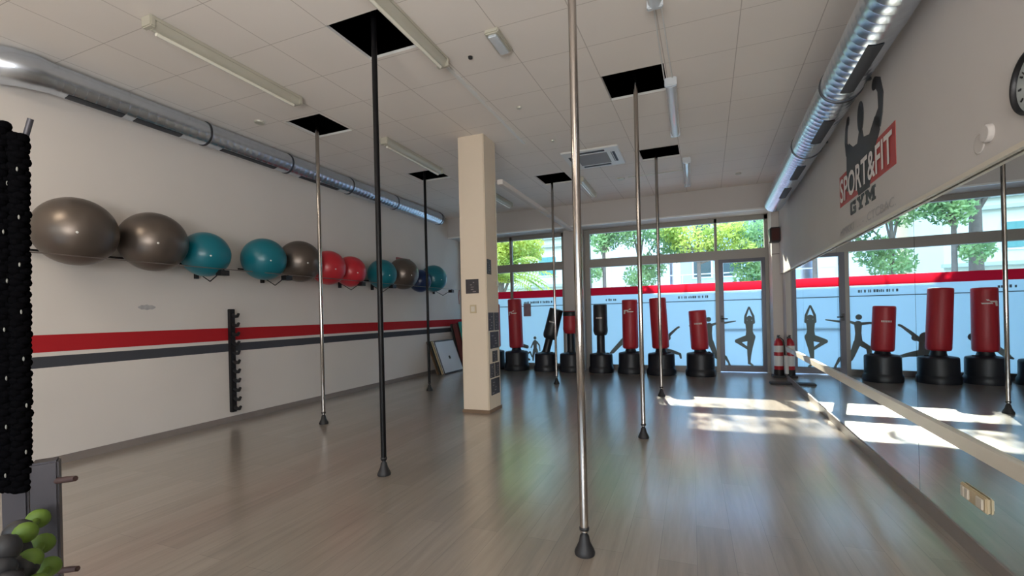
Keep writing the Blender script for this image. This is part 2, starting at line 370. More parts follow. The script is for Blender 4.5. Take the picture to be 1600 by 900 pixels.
# back of the room (behind the camera): wall with openings added to bring in light
bw = MB().box((LX, BY - .2, 0), (-5.6, BY, H)).box((1.2, BY - .2, 0), (2.2, BY, H)).box((-5.6, BY - .2, 0), (1.2, BY, .9)).box((-5.6, BY - .2, 3.3), (1.2, BY, H)).box((-2.4, BY - .2, .9), (-2.0, BY, 3.3))
struct('wall_back', bw, M['wall'])
for k, (a, b_) in enumerate(((-5.6, -2.4), (-2.0, 1.2))):
    w = sroot('window_%d' % (k + 4), (0, 0, 0))
    f = MB()
    for q in (a, (a + b_) / 2 - .03, b_ - .06): f.box((q, BY - .12, .9), (q + .06, BY - .06, 3.3))
    f.box((a, BY - .12, .9), (b_, BY - .06, .96)).box((a, BY - .12, 3.24), (b_, BY - .06, 3.3)); f.build('window_frame', M['frame'], w)
    MB().box((a, BY - .10, .9), (b_, BY - .09, 3.3)).build('glass_pane', M['glass'], w)

# ------------------------------------------------------------------ glazed street front
YG = WY
def bar(mb, x0, x1, z0, z1, y0=YG - .05, y1=YG + .05): return mb.box((x0, y0, z0), (x1, y1, z1))
def pane(mb, x0, x1, z0, z1): return mb.box((x0, YG + .004, z0), (x1, YG + .012, z1))
def flat(x0, x1, z0, z1, y): return MB().add([(x0, y, z0), (x1, y, z0), (x1, y, z1), (x0, y, z1)], [(0, 1, 2, 3)])
BANDL, BANDH, FILM_T = 1.955, 2.16, 1.955
T0, T1 = 2.70, 2.92
def glazing(root, x0, x1, zb, ztop, name_f='window_frame'):
    pane(MB(), x0, x1, zb, ztop).build('glass_pane', M['glass'], root)
    flat(x0, x1, zb, FILM_T, YG).build('frosted_film', M['film'], root)
    flat(x0, x1, BANDL, BANDH, YG - .002).build('red_band', M['film_red'], root)
    MB().box((x0, YG - .006, 1.715), (x1, YG - .003, 1.735)).build('film_line', M['decal_text'], root)
# window_1 : left bay
w1 = sroot('window_1'); f = MB()
bar(f, -6.38, -3.17, 0, .13); bar(f, -6.38, -3.17, T0, T1, YG - .07); bar(f, -6.38, -3.17, 3.60, 3.715)
for a in (-6.38, -4.79, -3.26): bar(f, a, a + .07, 0, 3.7)
f.build('window_frame', M['frame'], w1)
glazing(w1, -6.31, -4.79, .13, T0); glazing(w1, -4.72, -3.26, .13, T0)
pane(MB(), -6.31, -3.26, T1, 3.6).build('glass_pane', M['glass'], w1)
# window_2 : wide middle bay
w2 = sroot('window_2'); f = MB()
bar(f, -2.63, .55, 0, .13); bar(f, -2.63, 1.69, T0, T1, YG - .08); bar(f, -2.63, 1.69, 3.60, 3.715)
bar(f, -2.63, -2.49, 0, 3.7, YG - .07); bar(f, .55, .61, T1, 3.7); bar(f, 1.62, 1.69, T1, 3.7)
f.build('window_frame', M['frame'], w2)
glazing(w2, -2.49, .55, .13, T0)
pane(MB(), -2.49, 1.62, T1, 3.6).build('glass_pane', M['glass'], w2)
# door_1
d1 = sroot('door_1'); f = MB()
bar(f, .55, .63, 0, T0, YG - .07); bar(f, 1.62, 1.69, 0, T0, YG - .07); f.build('door_frame', M['frame'], d1)
f = MB(); bar(f, .63, .73, .02, T0, YG - .09, YG + .03); bar(f, 1.54, 1.62, .02, T0, YG - .09, YG + .03); bar(f, .73, 1.54, .02, .16, YG - .09, YG + .03); bar(f, .73, 1.54, 2.62, T0, YG - .09, YG + .03)
lf = f.build('door_leaf', M['frame_dark'], d1)
MB().box((.655, YG - .13, 1.20), (.705, YG - .09, 1.36), bev=.006).tube([(.68, YG - .13, 1.28), (.68, YG - .17, 1.28), (.80, YG - .17, 1.28)], .014).build('door_handle', M['steel_dark'], lf)
MB().box((.73, YG + .03, .99), (1.54, YG + .05, 1.03)).build('push_bar', M['frame'], lf)
glazing(d1, .73, 1.54, .16, 2.62)

# dark silhouettes stuck on the frosted film --------------------------------
def circ(c, r, n=14): return [(c[0] + r * math.cos(2 * PI * k / n), c[1] + r * math.sin(2 * PI * k / n)) for k in range(n)]
def limb(mb, pts, rs, T):
    """flat limb of varying width through pts"""
    def put(poly):
        mb.k = getattr(mb, 'k', 0) + 1
        mb.prism(poly, .002, T @ Matrix.Translation((0, 0, .0004 * mb.k)))
    for i in range(len(pts) - 1):
        (xa, za), (xb, zb) = pts[i], pts[i + 1]; d = math.hypot(xb - xa, zb - za) or 1; nx, nz = -(zb - za) / d, (xb - xa) / d
        put([(xa + nx * rs[i], za + nz * rs[i]), (xb + nx * rs[i + 1], zb + nz * rs[i + 1]), (xb - nx * rs[i + 1], zb - nz * rs[i + 1]), (xa - nx * rs[i], za - nz * rs[i])])
    for p, r in zip(pts, rs): put(circ(p, r))
TW = Matrix(((1, 0, 0, 0), (0, 0, -1, YG - .004), (0, 1, 0, 0), (0, 0, 0, 1)))
def figure(parts, head, hr, label, root):
    mb = MB()
    for pts, rs in parts: limb(mb, pts, rs, TW)
    if head: mb.prism(circ(head, hr, 18), .0015, TW)
    o = mb.build('figure_decal', M['decal'], root); o['label'] = label; return o
# tree pose on the door
figure([([(1.27, 1.16), (1.27, .98), (1.28, .84)], [.085, .068, .10]), ([(1.31, .84), (1.27, .58), (1.255, .40), (1.25, .22)], [.085, .06, .042, .025]),
        ([(1.24, .82), (1.00, .74)], [.075, .05]), ([(1.00, .74), (1.22, .57)], [.045, .03]), ([(1.25, .22), (1.32, .17)], [.03, .02]),
        ([(1.19, 1.18), (1.19, 1.33), (1.265, 1.54)], [.032, .026, .018]), ([(1.36, 1.18), (1.355, 1.33), (1.275, 1.54)], [.032, .026, .018])],
       (1.275, 1.28), .062, 'grey silhouette of a person standing on one leg, hands joined overhead', d1)
# warrior pose: body on window, arm and foot over the door
figure([([(.40, 1.12), (.40, .92), (.40, .72)], [.07, .055, .075]), ([(.42, .72), (.52, .42), (.549, .35)], [.07, .05, .045]), ([(.36, .70), (.22, .60), (.20, .25)], [.06, .05, .035]),
        ([(.42, 1.12), (.549, 1.17)], [.035, .026]), ([(.37, 1.12), (.2, 1.14), (-.05, 1.12)], [.035, .025, .018])],
       (.385, 1.27), .06, 'grey silhouette of a person lunging with arms spread', w2)
figure([([(.74, 1.18), (.98, 1.22)], [.026, .012]), ([(.74, .36), (.81, .22), (.83, .16)], [.035, .022, .025])], None, 0, 'arm and foot of the lunging grey silhouette', d1)
# stretching figure behind the bags
figure([([(-1.95, .46), (-1.80, .62), (-1.62, .80), (-1.45, .84)], [.05, .055, .07, .08]), ([(-1.95, .46), (-2.02, .42)], [.04, .02])], None, 0, 'raised grey leg silhouette left of a red punch bag', w2)
figure([([(-.62, .78), (-.50, .92), (-.35, 1.06), (-.30, 1.09)], [.04, .035, .025, .025]), ([(-.62, .5), (-.45, .47), (-.29, .42), (-.27, .32)], [.07, .045, .03, .025]), ([(-.72, .84), (-.7, .5)], [.1, .1])],
       (-.56, .82), .065, 'grey silhouette of a person bending behind a red punch bag', w2)
# small group with weights in the left bay
figure([([(-4.1, .72), (-4.1, .50)], [.055, .045]), ([(-4.12, .5), (-4.16, .34), (-4.17, .2)], [.045, .03, .02]), ([(-4.07, .5), (-4.03, .34), (-4.02, .2)], [.045, .03, .02]),
        ([(-4.14, .72), (-4.22, .56)], [.025, .018]), ([(-4.05, .72), (-3.97, .62), (-3.96, .48)], [.025, .02, .016])], (-4.1, .83), .045, 'small grey silhouette of a standing person', w1)
figure([([(-4.5, .62), (-4.34, .58)], [.055, .05]), ([(-4.42, .30), (-4.28, .22)], [.03, .03]), ([(-4.36, .36), (-4.25, .44), (-4.2, .3)], [.03, .02, .018])], None, 0, 'small grey dumbbell and bench silhouette', w1)
# small blue lettering line above the film
for (x0, x1, root) in ((-.30, .36, w2), (-2.1, -1.85, w2), (-4.4, -3.5, w1)):
    mb = MB(); x = x0
    rr = random.Random(int(x0 * 100))
    while x < x1:
        w_ = rr.choice((.02, .03, .036)); hgt = rr.choice((.05, .06, .06))
        mb.prism([(x, 1.80), (x + w_, 1.80), (x + w_, 1.80 + hgt), (x, 1.80 + hgt)], .002, TW); x += w_ + rr.choice((.012, .012, .04))
    mb.build('film_lettering', M['decal_text'], root)
o = MB().box((-4.42, YG - .008, 1.44), (-4.20, YG - .003, 1.80)).build('notice', pbr('pink_notice', (.35, .28, .32), .6, noise=.3, nscale=12), w1)

# ------------------------------------------------------------------ dance poles
def make_pole(x, y, mat, label, z_top, r=.026):
    t = empty('dance_pole', (x, y, 0))
    tag(t, label, 'dance pole', 'floor to ceiling dance poles')
    def P(o): o.location = (0, 0, 0); return o
    P(MB().lathe([(r, .14), (r, z_top)], 24).build('pole_tube', mat, t))
    P(MB().lathe([(.062, 0), (.064, .012), (.060, .025), (.050, .045), (.036, .075), (.028, .115), (.018, .125), (.018, .145), (.030, .15), (.031, .165), (.026, .17)], 24).build('floor_mount', M['rubber'], t))
    P(MB().lathe([(.05, z_top - .05), (.05, z_top - .03), (.11, z_top)], 20).build('ceiling_mount', M['rubber'], t))
    return t
ZT = 5.30
make_pole(-2.76, 3.56, M['black_pole'], 'black dance pole, the nearer and thicker looking of two black ones', ZT)
make_pole(-4.93, 5.03, M['chrome'], 'chrome dance pole in front of the grey and red balls on the left', ZT)
make_pole(-4.96, 7.90, M['black_pole'], 'black dance pole standing farther back just left of the square column', ZT)
make_pole(-0.65, 2.78, M['chrome'], 'thick looking chrome dance pole closest to the camera, centre of the picture', ZT)
make_pole(-0.56, 5.57, M['chrome'], 'chrome dance pole with its foot midway down the room, right of the nearest one', ZT)
make_pole(-0.52, 8.39, M['chrome'], 'chrome dance pole in front of the tilted red punch bag, beside the sun patches', ZT)
make_pole(-2.70, 9.31, M['chrome'], 'slim distant chrome dance pole right of the square column, before the leaning black bag', ZT)

# ------------------------------------------------------------------ ceiling lights
def lamp(x, y0, y1, label, clear=False, w=.13):
    t = empty('fluorescent_lamp', (x, (y0 + y1) / 2, H)); tag(t, label, 'ceiling light', 'fluorescent ceiling lights')
    hy = (y1 - y0) / 2; drop = .115
    b_ = MB().box((-w / 2, -hy, -.045), (w / 2, hy, -.001), bev=.008)
    b_.build('lamp_body', M['fixture'] if not clear else M['white'], t).location = (0, 0, 0)
    prof = [(math.cos(a) * w * .46, -.045 + math.sin(a) * (drop - .045)) for a in [PI + PI * k / 10 for k in range(11)]]
    vs = []; n = len(prof)
    for yy in (-hy + .02, hy - .02): vs += [(p[0], yy, p[1]) for p in prof]
    fs = [(i, i + 1, n + i + 1, n + i) for i in range(n - 1)] + [list(range(n))[::-1], list(range(n, 2 * n))]
    m_ = MB(); m_.add(vs, fs[:-2], True); m_.add(vs, fs[-2:], False)
    m_.build('lamp_cover', M['cover'] if clear else M['fixture'], t).location = (0, 0, 0)
    for s_ in (-1, 1): MB().box((-w / 2 - .004, s_ * hy - .025, -drop + .01), (w / 2 + .004, s_ * hy + .025, -.001), bev=.01).build('end_cap', M['fixture'] if not clear else M['cover'], t).location = (0, 0, 0)
    tb = MB().tube([(0, -hy + .06, -drop - .012), (0, hy - .06, -drop - .012)], .018, 12)
    if not clear: tb.build('lamp_tube', M['tube'], t).location = (0, 0, 0)
    return t
lamp(-4.50, 2.62, 4.28, 'bare tube ceiling light nearest the left wall and the camera')
lamp(-2.42, 2.50, 4.27, 'tube ceiling light crossing the edge of the big open ceiling tile')
lamp(-4.33, 5.78, 7.42, 'tube ceiling light left of the column, ending at an open tile')
lamp(-4.12, 8.9, 10.45, 'tube ceiling light seen just right of the top of the column')
lamp(-2.04, 9.1, 10.45, 'small looking tube ceiling light behind the nearest chrome pole, near the windows')
lamp(-.17, 5.72, 7.40, 'clear covered ceiling light at the corner of the open tile right of centre', True)
lamp(-.02, 8.80, 10.5, 'clear covered ceiling light farthest back, near the window bulkhead', True)
lamp(-.24, 2.55, 4.20, 'clear covered ceiling light cut by the top edge of the picture', True)
# lit lamps behind the camera: first inferred from ball highlights, others added fill
for (x, y) in ((-5.1, .35), (-3.2, -2.2), (-.6, -1.6)):
    t = empty('fluorescent_lamp', (x, y, H)); tag(t, 'lit ceiling light behind the camera', 'ceiling light', 'lit ceiling lights behind the camera')
    MB().box((-.16, -.75, -.05), (.16, .75, -.001), bev=.01).build('lamp_body', M['white'], t).location = (0, 0, 0)
    MB().box((-.13, -.72, -.085), (.13, .72, -.05), bev=.01).build('lamp_cover', emit('lit_cover', (1.0, .86, .66), 24.0 if x < -5 else 4.0), t).location = (0, 0, 0)
# emergency light
t = empty('emergency_light', (-1.74, 4.20, H)); tag(t, 'small square ended emergency light on the ceiling near the top centre', 'emergency light')
MB().box((-.075, -.19, -.05), (.075, .19, -.001), bev=.012).build('light_body', M['fixture'], t).location = (0, 0, 0)
MB().box((-.05, -.17, -.075), (.05, .17, -.05), bev=.012).build('light_cover', M['cover'], t).location = (0, 0, 0)
# small ceiling fittings
for x, y, r, lb in ((-2.14, 4.37, .022, 'tiny dark ceiling sensor left of the emergency light'), (-2.08, 5.69, .03, 'small round ceiling sensor above the column corner'), (-2.0, 7.0, .03, 'small round ceiling sensor behind the nearest chrome pole row'),
                    (-5.54, 4.6, .06, 'small dark ceiling fitting near the left wall duct'), (-1.3, 9.6, .07, 'round white ceiling spotlight beyond the air conditioner'), (.95, 10.3, .05, 'round ceiling fitting near the right end of the bulkhead')):
    o = MB().lathe([(r, -.02), (r * 1.1, -.012), (r * 1.15, 0)], 16).build('ceiling_sensor', M['fixture'] if r > .025 else M['steel_dark'])
    o.location = Vector((x, y, H)) * S; tag(o, lb, 'ceiling fitting')
# cables and conduits along the ceiling
o = MB().tube([(-.26, 4.2, H - .012), (-.24, 5.72, H - .012)], .007, 8).tube([(-.20, 4.2, H - .012), (-.15, 5.72, H - .012)], .007, 8).build('ceiling_cable', M['white']); tag(o, 'pair of thin white cables joining two clear ceiling lights', 'cable')
o = MB().box((-2.47, 4.3, H - .022), (-2.43, 6.9, H)).build('cable_duct', M['white']); tag(o, 'thin white cable duct running on from the middle tube light', 'cable duct')
o = MB().box((-1.15, 9.55, H - .012), (-.1, 9.57, H)).build('cable_duct', M['fixture']); tag(o, 'thin cable duct between round spotlight and farthest clear light', 'cable duct')
o = MB().box((-2.87, 6.72, 3.60), (-2.77, 11.36, 3.68), bev=.008).build('cable_tray', M['wall']); tag(o, 'pale square cable tray running from the column to the window bulkhead', 'cable tray')
# air conditioner cassette
t = empty('air_conditioner', (-1.56, 8.08, H)); tag(t, 'square white air conditioner cassette set in the ceiling', 'air conditioner')
MB().box((-.49, -.49, -.03), (.49, .49, -.001), bev=.012).build('housing', M['white'], t).location = (0, 0, 0)
g_ = MB().box((-.27, -.27, -.036), (.27, .27, -.03))
g_.build('intake_grille', pbr('ac_grille', (.26, .25, .25), .6), t).location = (0, 0, 0)
for k in range(4):
    sl = MB(); R_ = Matrix.Rotation(k * PI / 2, 4, 'Z')
    sl.box((-.25, -.40, -.035), (.25, -.36, -.03), T=R_).box((-.25, -.345, -.035), (.25, -.335, -.03), T=R_)
    sl.build('air_slot', M['vent'], t).location = (0, 0, 0)

# ------------------------------------------------------------------ air ducts
def duct(name, path, r, label, rings, slots, elbow=None, slot_ang=0, rib=.10):
    """spiral duct along +y; path = (x(y), z)"""
    t = empty(name, (0, 0, 0)); tag(t, label, 'air duct', 'galvanised air ducts')
    (xa, ya), (xb, yb), z = path
    ax = Vector((xb - xa, yb - ya, 0)).normalized(); A = Vector((xa, ya, z)); Ln = (Vector((xb, yb, z)) - A).length
    pts = []; rs = []; s_ = 0
    while s_ < Ln:
        for ds, rr in ((0, r), (.12, r), (.80, r), (.86, r * 1.012), (.90, r * 1.012), (.96, r)):
            if s_ + ds * rib < Ln: pts.append(A + ax * (s_ + ds * rib)); rs.append(rr)
        s_ += rib
    pts.append(A + ax * Ln); rs.append(r)
    MB().tube(pts, rs, 40).build('duct_pipe', M['galv'], t)
    for y in rings:
        c = A + ax * ((y - ya) / ax.y)
        MB().tube([c - ax * .012, c + ax * .012], r * 1.05, 40).build('duct_clamp', M['galv_dark'], t)
        sg = 1 if c.x > 0 else -1
        xw = rx(c.y, -FD) if sg > 0 else LX
        MB().box((min(c.x + sg * r * .9, xw), c.y - .012, c.z - .012), (max(c.x + sg * r * .9, xw), c.y + .012, c.z + .012)).build('hanger', M['galv_dark'], t)
    for (y0, y1, a0, a1) in slots:
        n = 8; vs = []
        side = ax.cross(Vector((0, 0, 1))).normalized()
        for yy in (y0, y1):
            c = A + ax * ((yy - ya) / ax.y)
            for k in range(n + 1):
                a = math.radians(a0 + (a1 - a0) * k / n); vs.append(c + (side * math.cos(a) + Vector((0, 0, 1)) * math.sin(a)) * r * 1.03)
        fs = [(k, k + 1, n + 2 + k, n + 1 + k) for k in range(n)]
        pm = MB(); pm.add(vs, fs, True)
        c0 = A + ax * ((y0 - ya) / ax.y)
        v2 = [v + (c0 - c0) for v in vs]
        inner = []
        for yy in (y0, y1):
            c = A + ax * ((yy - ya) / ax.y)
            for k in range(n + 1):
                a = math.radians(a0 + (a1 - a0) * k / n); inner.append(c + (side * math.cos(a) + Vector((0, 0, 1)) * math.sin(a)) * r * .98)
        allv = vs + inner; q = len(vs)
        pm.add(allv, [(0, q, q + n, n), (n + 1, n + 1 + n, q + n + 1 + n, q + n + 1), (0, n + 1, q + n + 1, q), (n, q + n, q + 2 * n + 1, 2 * n + 1)][1:3], False)
        pm.build('air_outlet', M['vent'], t)
    if elbow:
        MB().tube(elbow[0], elbow[1], 40).build('duct_elbow', M['galv'], t)
    return t
# right duct (side = +x is the wall side for direction +y): camera sees the left/lower part
duct('air_duct', ((1.24 + .0415 * BY - .105, BY + .2), (1.24 + .0415 * 10.2 - .105, 10.2), 3.57), .172, 'large spiral air duct running high along the right wall above the gym logo',
     (1.9, 5.05, 6.75), ((4.05, 4.85, -110, -76), (5.5, 6.2, -110, -76), (7.1, 7.8, -110, -76), (8.3, 9.0, -110, -76), (1.0, 2.0, -110, -76)))
duct('air_duct', ((-6.21, 2.62), (-6.21, 10.6), 4.10), .158, 'slim spiral air duct running high along the left wall over the balls',
     (4.28, 5.65, 7.1, 8.56, 10.5), ((2.78, 3.30, -92, -62), (3.42, 3.95, -92, -62), (4.5, 5.4, -92, -66), (5.9, 6.8, -92, -66)),
     elbow=([(-6.21, 2.66, 4.10), (-6.21, 2.55, 4.10), (-6.24, 2.40, 4.09), (-6.35, 2.26, 4.08), (-6.52, 2.2, 4.08)], [.158, .175, .18, .18, .18]))

# ------------------------------------------------------------------ exercise balls and their wall racks
XB = -6.04; RZ = 2.20
def rack(y0, y1, label):
    t = empty('ball_rack', (LX, (y0 + y1) / 2, RZ)); tag(t, label, 'ball rack', 'wall racks for exercise balls'); hy = (y1 - y0) / 2
    MB().tube([(.035, -hy, .09), (.035, hy, .09)], .012, 10).build('rear_rail', M['steel_dark'], t).location = (0, 0, 0)
    MB().tube([(.585, -hy, 0), (.585, hy, 0)], .006, 8).build('front_rail', M['rail_grey'], t).location = (0, 0, 0)
    for s_ in (-1, 1):
        yb = s_ * (hy - .42)
        b_ = MB().tube([(0, yb, .09), (.02, yb, .0), (.3, yb, -.15), (.585, yb, 0)], .008, 8)
        b_.box((0, yb - .02, -.10), (.05, yb + .02, .13)).box((.50, yb - .06, -.085), (.60, yb + .06, -.014))
        b_.build('bracket', M['steel_dark'], t).location = (0, 0, 0)
    return t
rack(1.30, 4.66, 'black wall rack holding two pewter balls and a teal ball, nearest the camera')
rack(4.86, 7.42, 'black wall rack holding teal, pewter and two red balls, the middle one')
rack(7.55, 10.9, 'black wall rack holding the farthest balls near the window')
strap = MB().tube([(LX + .58, 10.86, RZ), (LX + .55, 10.88, RZ - .15), (LX + .53, 10.93, RZ - .38)], .008, 8).build('hanging_strap', M['sign_red']); tag(strap, 'thin strap dangling from the far end of the ball rack', 'strap')
balls = [(.356, -6.04, 2.77, 2.47, 'ball_grey', 'big pewter exercise ball at the left end of the row'), (.352, -6.05, 3.52, 2.47, 'ball_grey', 'second pewter exercise ball from the left, next to a teal one'),
         (.295, -6.12, 4.20, 2.44, 'ball_teal', 'teal exercise ball third in the row, beside the big pewter balls'), (.315, -6.10, 5.09, 2.43, 'ball_teal', 'teal exercise ball after the gap, left of a pewter ball'),
         (.34, -6.08, 5.76, 2.42, 'ball_grey', 'pewter exercise ball partly behind the chrome pole, left of the red balls'), (.305, -6.11, 6.43, 2.38, 'ball_red', 'left one of the two red exercise balls'),
         (.29, -6.13, 7.03, 2.40, 'ball_red', 'right one of the two red exercise balls'), (.305, -6.11, 7.97, 2.44, 'ball_teal', 'teal exercise ball partly behind the black pole'),
         (.35, -6.07, 8.67, 2.47, 'ball_grey', 'farthest pewter exercise ball, between teal and navy balls'), (.27, -6.05, 9.33, 2.30, 'ball_blue', 'navy blue exercise ball sunk low in the rack'),
         (.335, -6.07, 9.98, 2.52, 'ball_teal', 'last teal exercise ball nearest the window')]
for r, x, y, z, mt, lb in balls:
    k = XB / x; y2 = y * k; z2 = RZ + math.sqrt(r * r - .22 * .22) + .006
    m_ = MB().sphere((0, 0, 0), r, 48, 32)
    o = m_.build('exercise_ball', M[mt]); o.location = Vector((XB, y2, z2)) * S; tag(o, lb, 'exercise ball', 'exercise balls on the wall rack')
    MB().lathe([(.012, r - .001), (.012, r + .004), (.004, r + .005)], 12, T=Matrix.Rotation(math.radians(100), 4, 'Y') @ Matrix.Rotation(.4, 4, 'X')).build('valve_plug', M['white'], o).location = (0, 0, 0)
t = empty('wall_sign', (LX, 9.15, 2.78)); tag(t, 'small red framed sign on the wall above the far balls', 'sign')
MB().box((0, -.28, -.13), (.02, .28, .13), bev=.004).build('sign_frame', M['sign_red'], t).location = (0, 0, 0)
MB().box((.02, -.24, -.09), (.024, .24, .08)).build('sign_face', M['logo_white'], t).location = (0, 0, 0)
# faint grey emblem on the left wall
o = MB().prism([(.10 * math.cos(a * PI / 10), .035 * math.sin(a * PI / 10) * (1 if a % 2 else .75)) for a in range(20)], .002, Matrix.Translation((LX, 3.63, 1.70)) @ Matrix(((0, 0, 1, 0), (1, 0, 0, 0), (0, 1, 0, 0), (0, 0, 0, 1))))
o = o.build('wall_emblem', pbr('faint_grey_print', (.40, .385, .39), .8, noise=.3, nscale=30)); tag(o, 'small faint grey emblem printed on the left wall', 'emblem')
# barbell holder strip on left wall
t = empty('wall_peg_rack', (LX, 4.74, 0)); tag(t, 'tall narrow black wall rack with a column of hooks', 'rack')
MB().box((0, -.045, .15), (.06, .035, 1.68), bev=.006).build('back_plate', M['steel_dark'], t).location = (0, 0, 0)
for k in range(11):
    zz = .20 + k * .137
    MB().tube([(.03, .0, zz + .03), (.10, .0, zz), (.15, .0, zz), (.18, .0, zz + .04)], [.028, .026, .024, .018], 8).build('hook', M['rubber'], t).location = (0, 0, 0)

# ------------------------------------------------------------------ boards and mats leaning in the far left corner
def leaning(name, y0, y1, h_, xb, th, mat, label, cat, group=None, deco=None):
    # leans on the left wall: foot at x = LX + xb
    t = MB(); ang = math.radians(20 if h_ < 1 else 13); T = Matrix.Translation((LX + xb, (y0 + y1) / 2, 0)) @ Matrix.Rotation(-ang, 4, 'Y')
    t.box((0, -(y1 - y0) / 2, 0), (th, (y1 - y0) / 2, h_), T=T, bev=.006)
    o = t.build(name, mat); tag(o, label, cat, group)
    if deco: deco(o, T, th)
    return o
leaning('wooden_board', 10.05, 11.15, .90, .32, .025, M['board_wood'], 'brown board edge leaning on the left wall behind the others', 'board', 'boards leaning in the corner')
leaning('framed_panel', 10.1, 11.15, .90, .37, .025, M['mat_grey'], 'dark panel leaning between brown and white boards', 'board', 'boards leaning in the corner')
leaning('wooden_board', 10.12, 11.15, .90, .42, .025, M['beige'], 'tan board leaning third in the stack', 'board', 'boards leaning in the corner')
def dot(o, T, th):
    MB().box((th, -.04, .38), (th + .004, .04, .46), T=T).build('board_mark', M['mat_grey'], o)
    m_ = MB(); w = .52; hh = .90
    for a, b_ in (((th - .01, -w, 0), (th + .006, -w + .03, hh)), ((th - .01, w - .03, 0), (th + .006, w, hh)), ((th - .01, -w, 0), (th + .006, w, .03)), ((th - .01, -w, hh - .03), (th + .006, w, hh))): m_.box(a, b_, T=T)
    m_.build('board_edge', M['frame_dark'], o)
leaning('white_board', 10.14, 11.18, .90, .475, .025, M['board_white'], 'white board with a small dark mark leaning foremost in the corner', 'board', None, dot)
leaning('exercise_mat', 11.3, 12.0, 1.30, .31, .05, M['mat_grey'], 'charcoal mat standing in the far left corner', 'mat', 'mats in the far corner')
leaning('exercise_mat', 11.3, 12.0, 1.30, .39, .14, M['mat_brown'], 'thick maroon mat leaning between charcoal and teal mats', 'mat', 'mats in the far corner')
leaning('exercise_mat', 11.35, 12.0, 1.36, .56, .05, M['mat_teal'], 'teal mat leaning half hidden by the column', 'mat', 'mats in the far corner')

# ------------------------------------------------------------------ column posters
def face_box(name, a, b_, mat, label, cat, group=None, ink=None):
    o = MB().box(a, b_).build(name, mat); tag(o, label, cat, group)
    if ink: ink(o)
    return o
def poster(a, b_, label, axis):
    o = MB().box(a, b_).build('poster', M['poster']); tag(o, label, 'poster', 'small dark posters on the column')
    m_ = MB(); rr = random.Random(int((a[1] + a[2]) * 1000)); w = (b_[0] - a[0]) if axis == 'x' else (b_[1] - a[1]); hh = b_[2] - a[2]
    for k in range(5):
        u0 = rr.uniform(.1, .6) * w; u1 = u0 + rr.uniform(.1, .3) * w; v0 = (.1 + .16 * k) * hh; v1 = v0 + .05 * hh
        if axis == 'x': m_.box((a[0] + u0, a[1] - .002, a[2] + v0), (a[0] + u1, a[1], a[2] + v1))
        else: m_.box((b_[0], a[1] + u0, a[2] + v0), (b_[0] + .002, a[1] + u1, a[2] + v1))
    m_.build('poster_print', M['poster_ink'], o); return o
poster((-3.24, cy0 - .006, 1.84), (-3.02, cy0, 2.06), 'square dark poster on the front face of the column', 'x')
R_ = cx1
poster((R_, 6.30, 2.13), (R_ + .006, 6.45, 2.36), 'upper small upright poster on the window side of the column', 'y')
poster((R_, 6.31, 1.26), (R_ + .006, 6.50, 1.54), 'topmost left poster in the lower cluster on the column side', 'y')
poster((R_, 6.53, 1.26), (R_ + .006, 6.70, 1.54), 'topmost right poster in the lower cluster on the column side', 'y')
poster((R_, 6.36, .98), (R_ + .006, 6.68, 1.24), 'wide second row poster on the column side', 'y')
poster((R_, 6.43, .77), (R_ + .006, 6.62, .94), 'small single poster in the middle of the column cluster', 'y')
poster((R_, 6.33, .53), (R_ + .006, 6.49, .75), 'fourth row left poster on the column side', 'y')
poster((R_, 6.52, .53), (R_ + .006, 6.68, .75), 'fourth row right poster on the column side', 'y')
poster((R_, 6.36, .26), (R_ + .006, 6.68, .51), 'lowest poster on the column side', 'y')
t = empty('light_switch', (-3.12, cy0, 1.60)); tag(t, 'beige wall switch on the front face of the column', 'switch')
MB().box((-.055, -.014, -.065), (.055, 0, .065), bev=.005).build('switch_plate', M['beige'], t).location = (0, 0, 0)
MB().box((-.032, -.022, -.04), (.032, -.014, .04), bev=.003).build('rocker', M['cream'], t).location = (0, 0, 0)
o = MB().box((R_, 6.63, 1.96), (R_ + .03, 6.69, 2.04), bev=.006).tube([(R_ + .015, 6.66, 2.04), (R_ + .015, 6.66, 3.62)], .007, 6).build('thermostat', M['fixture']); tag(o, 'tiny control box with cable on the window side of the column', 'control box')

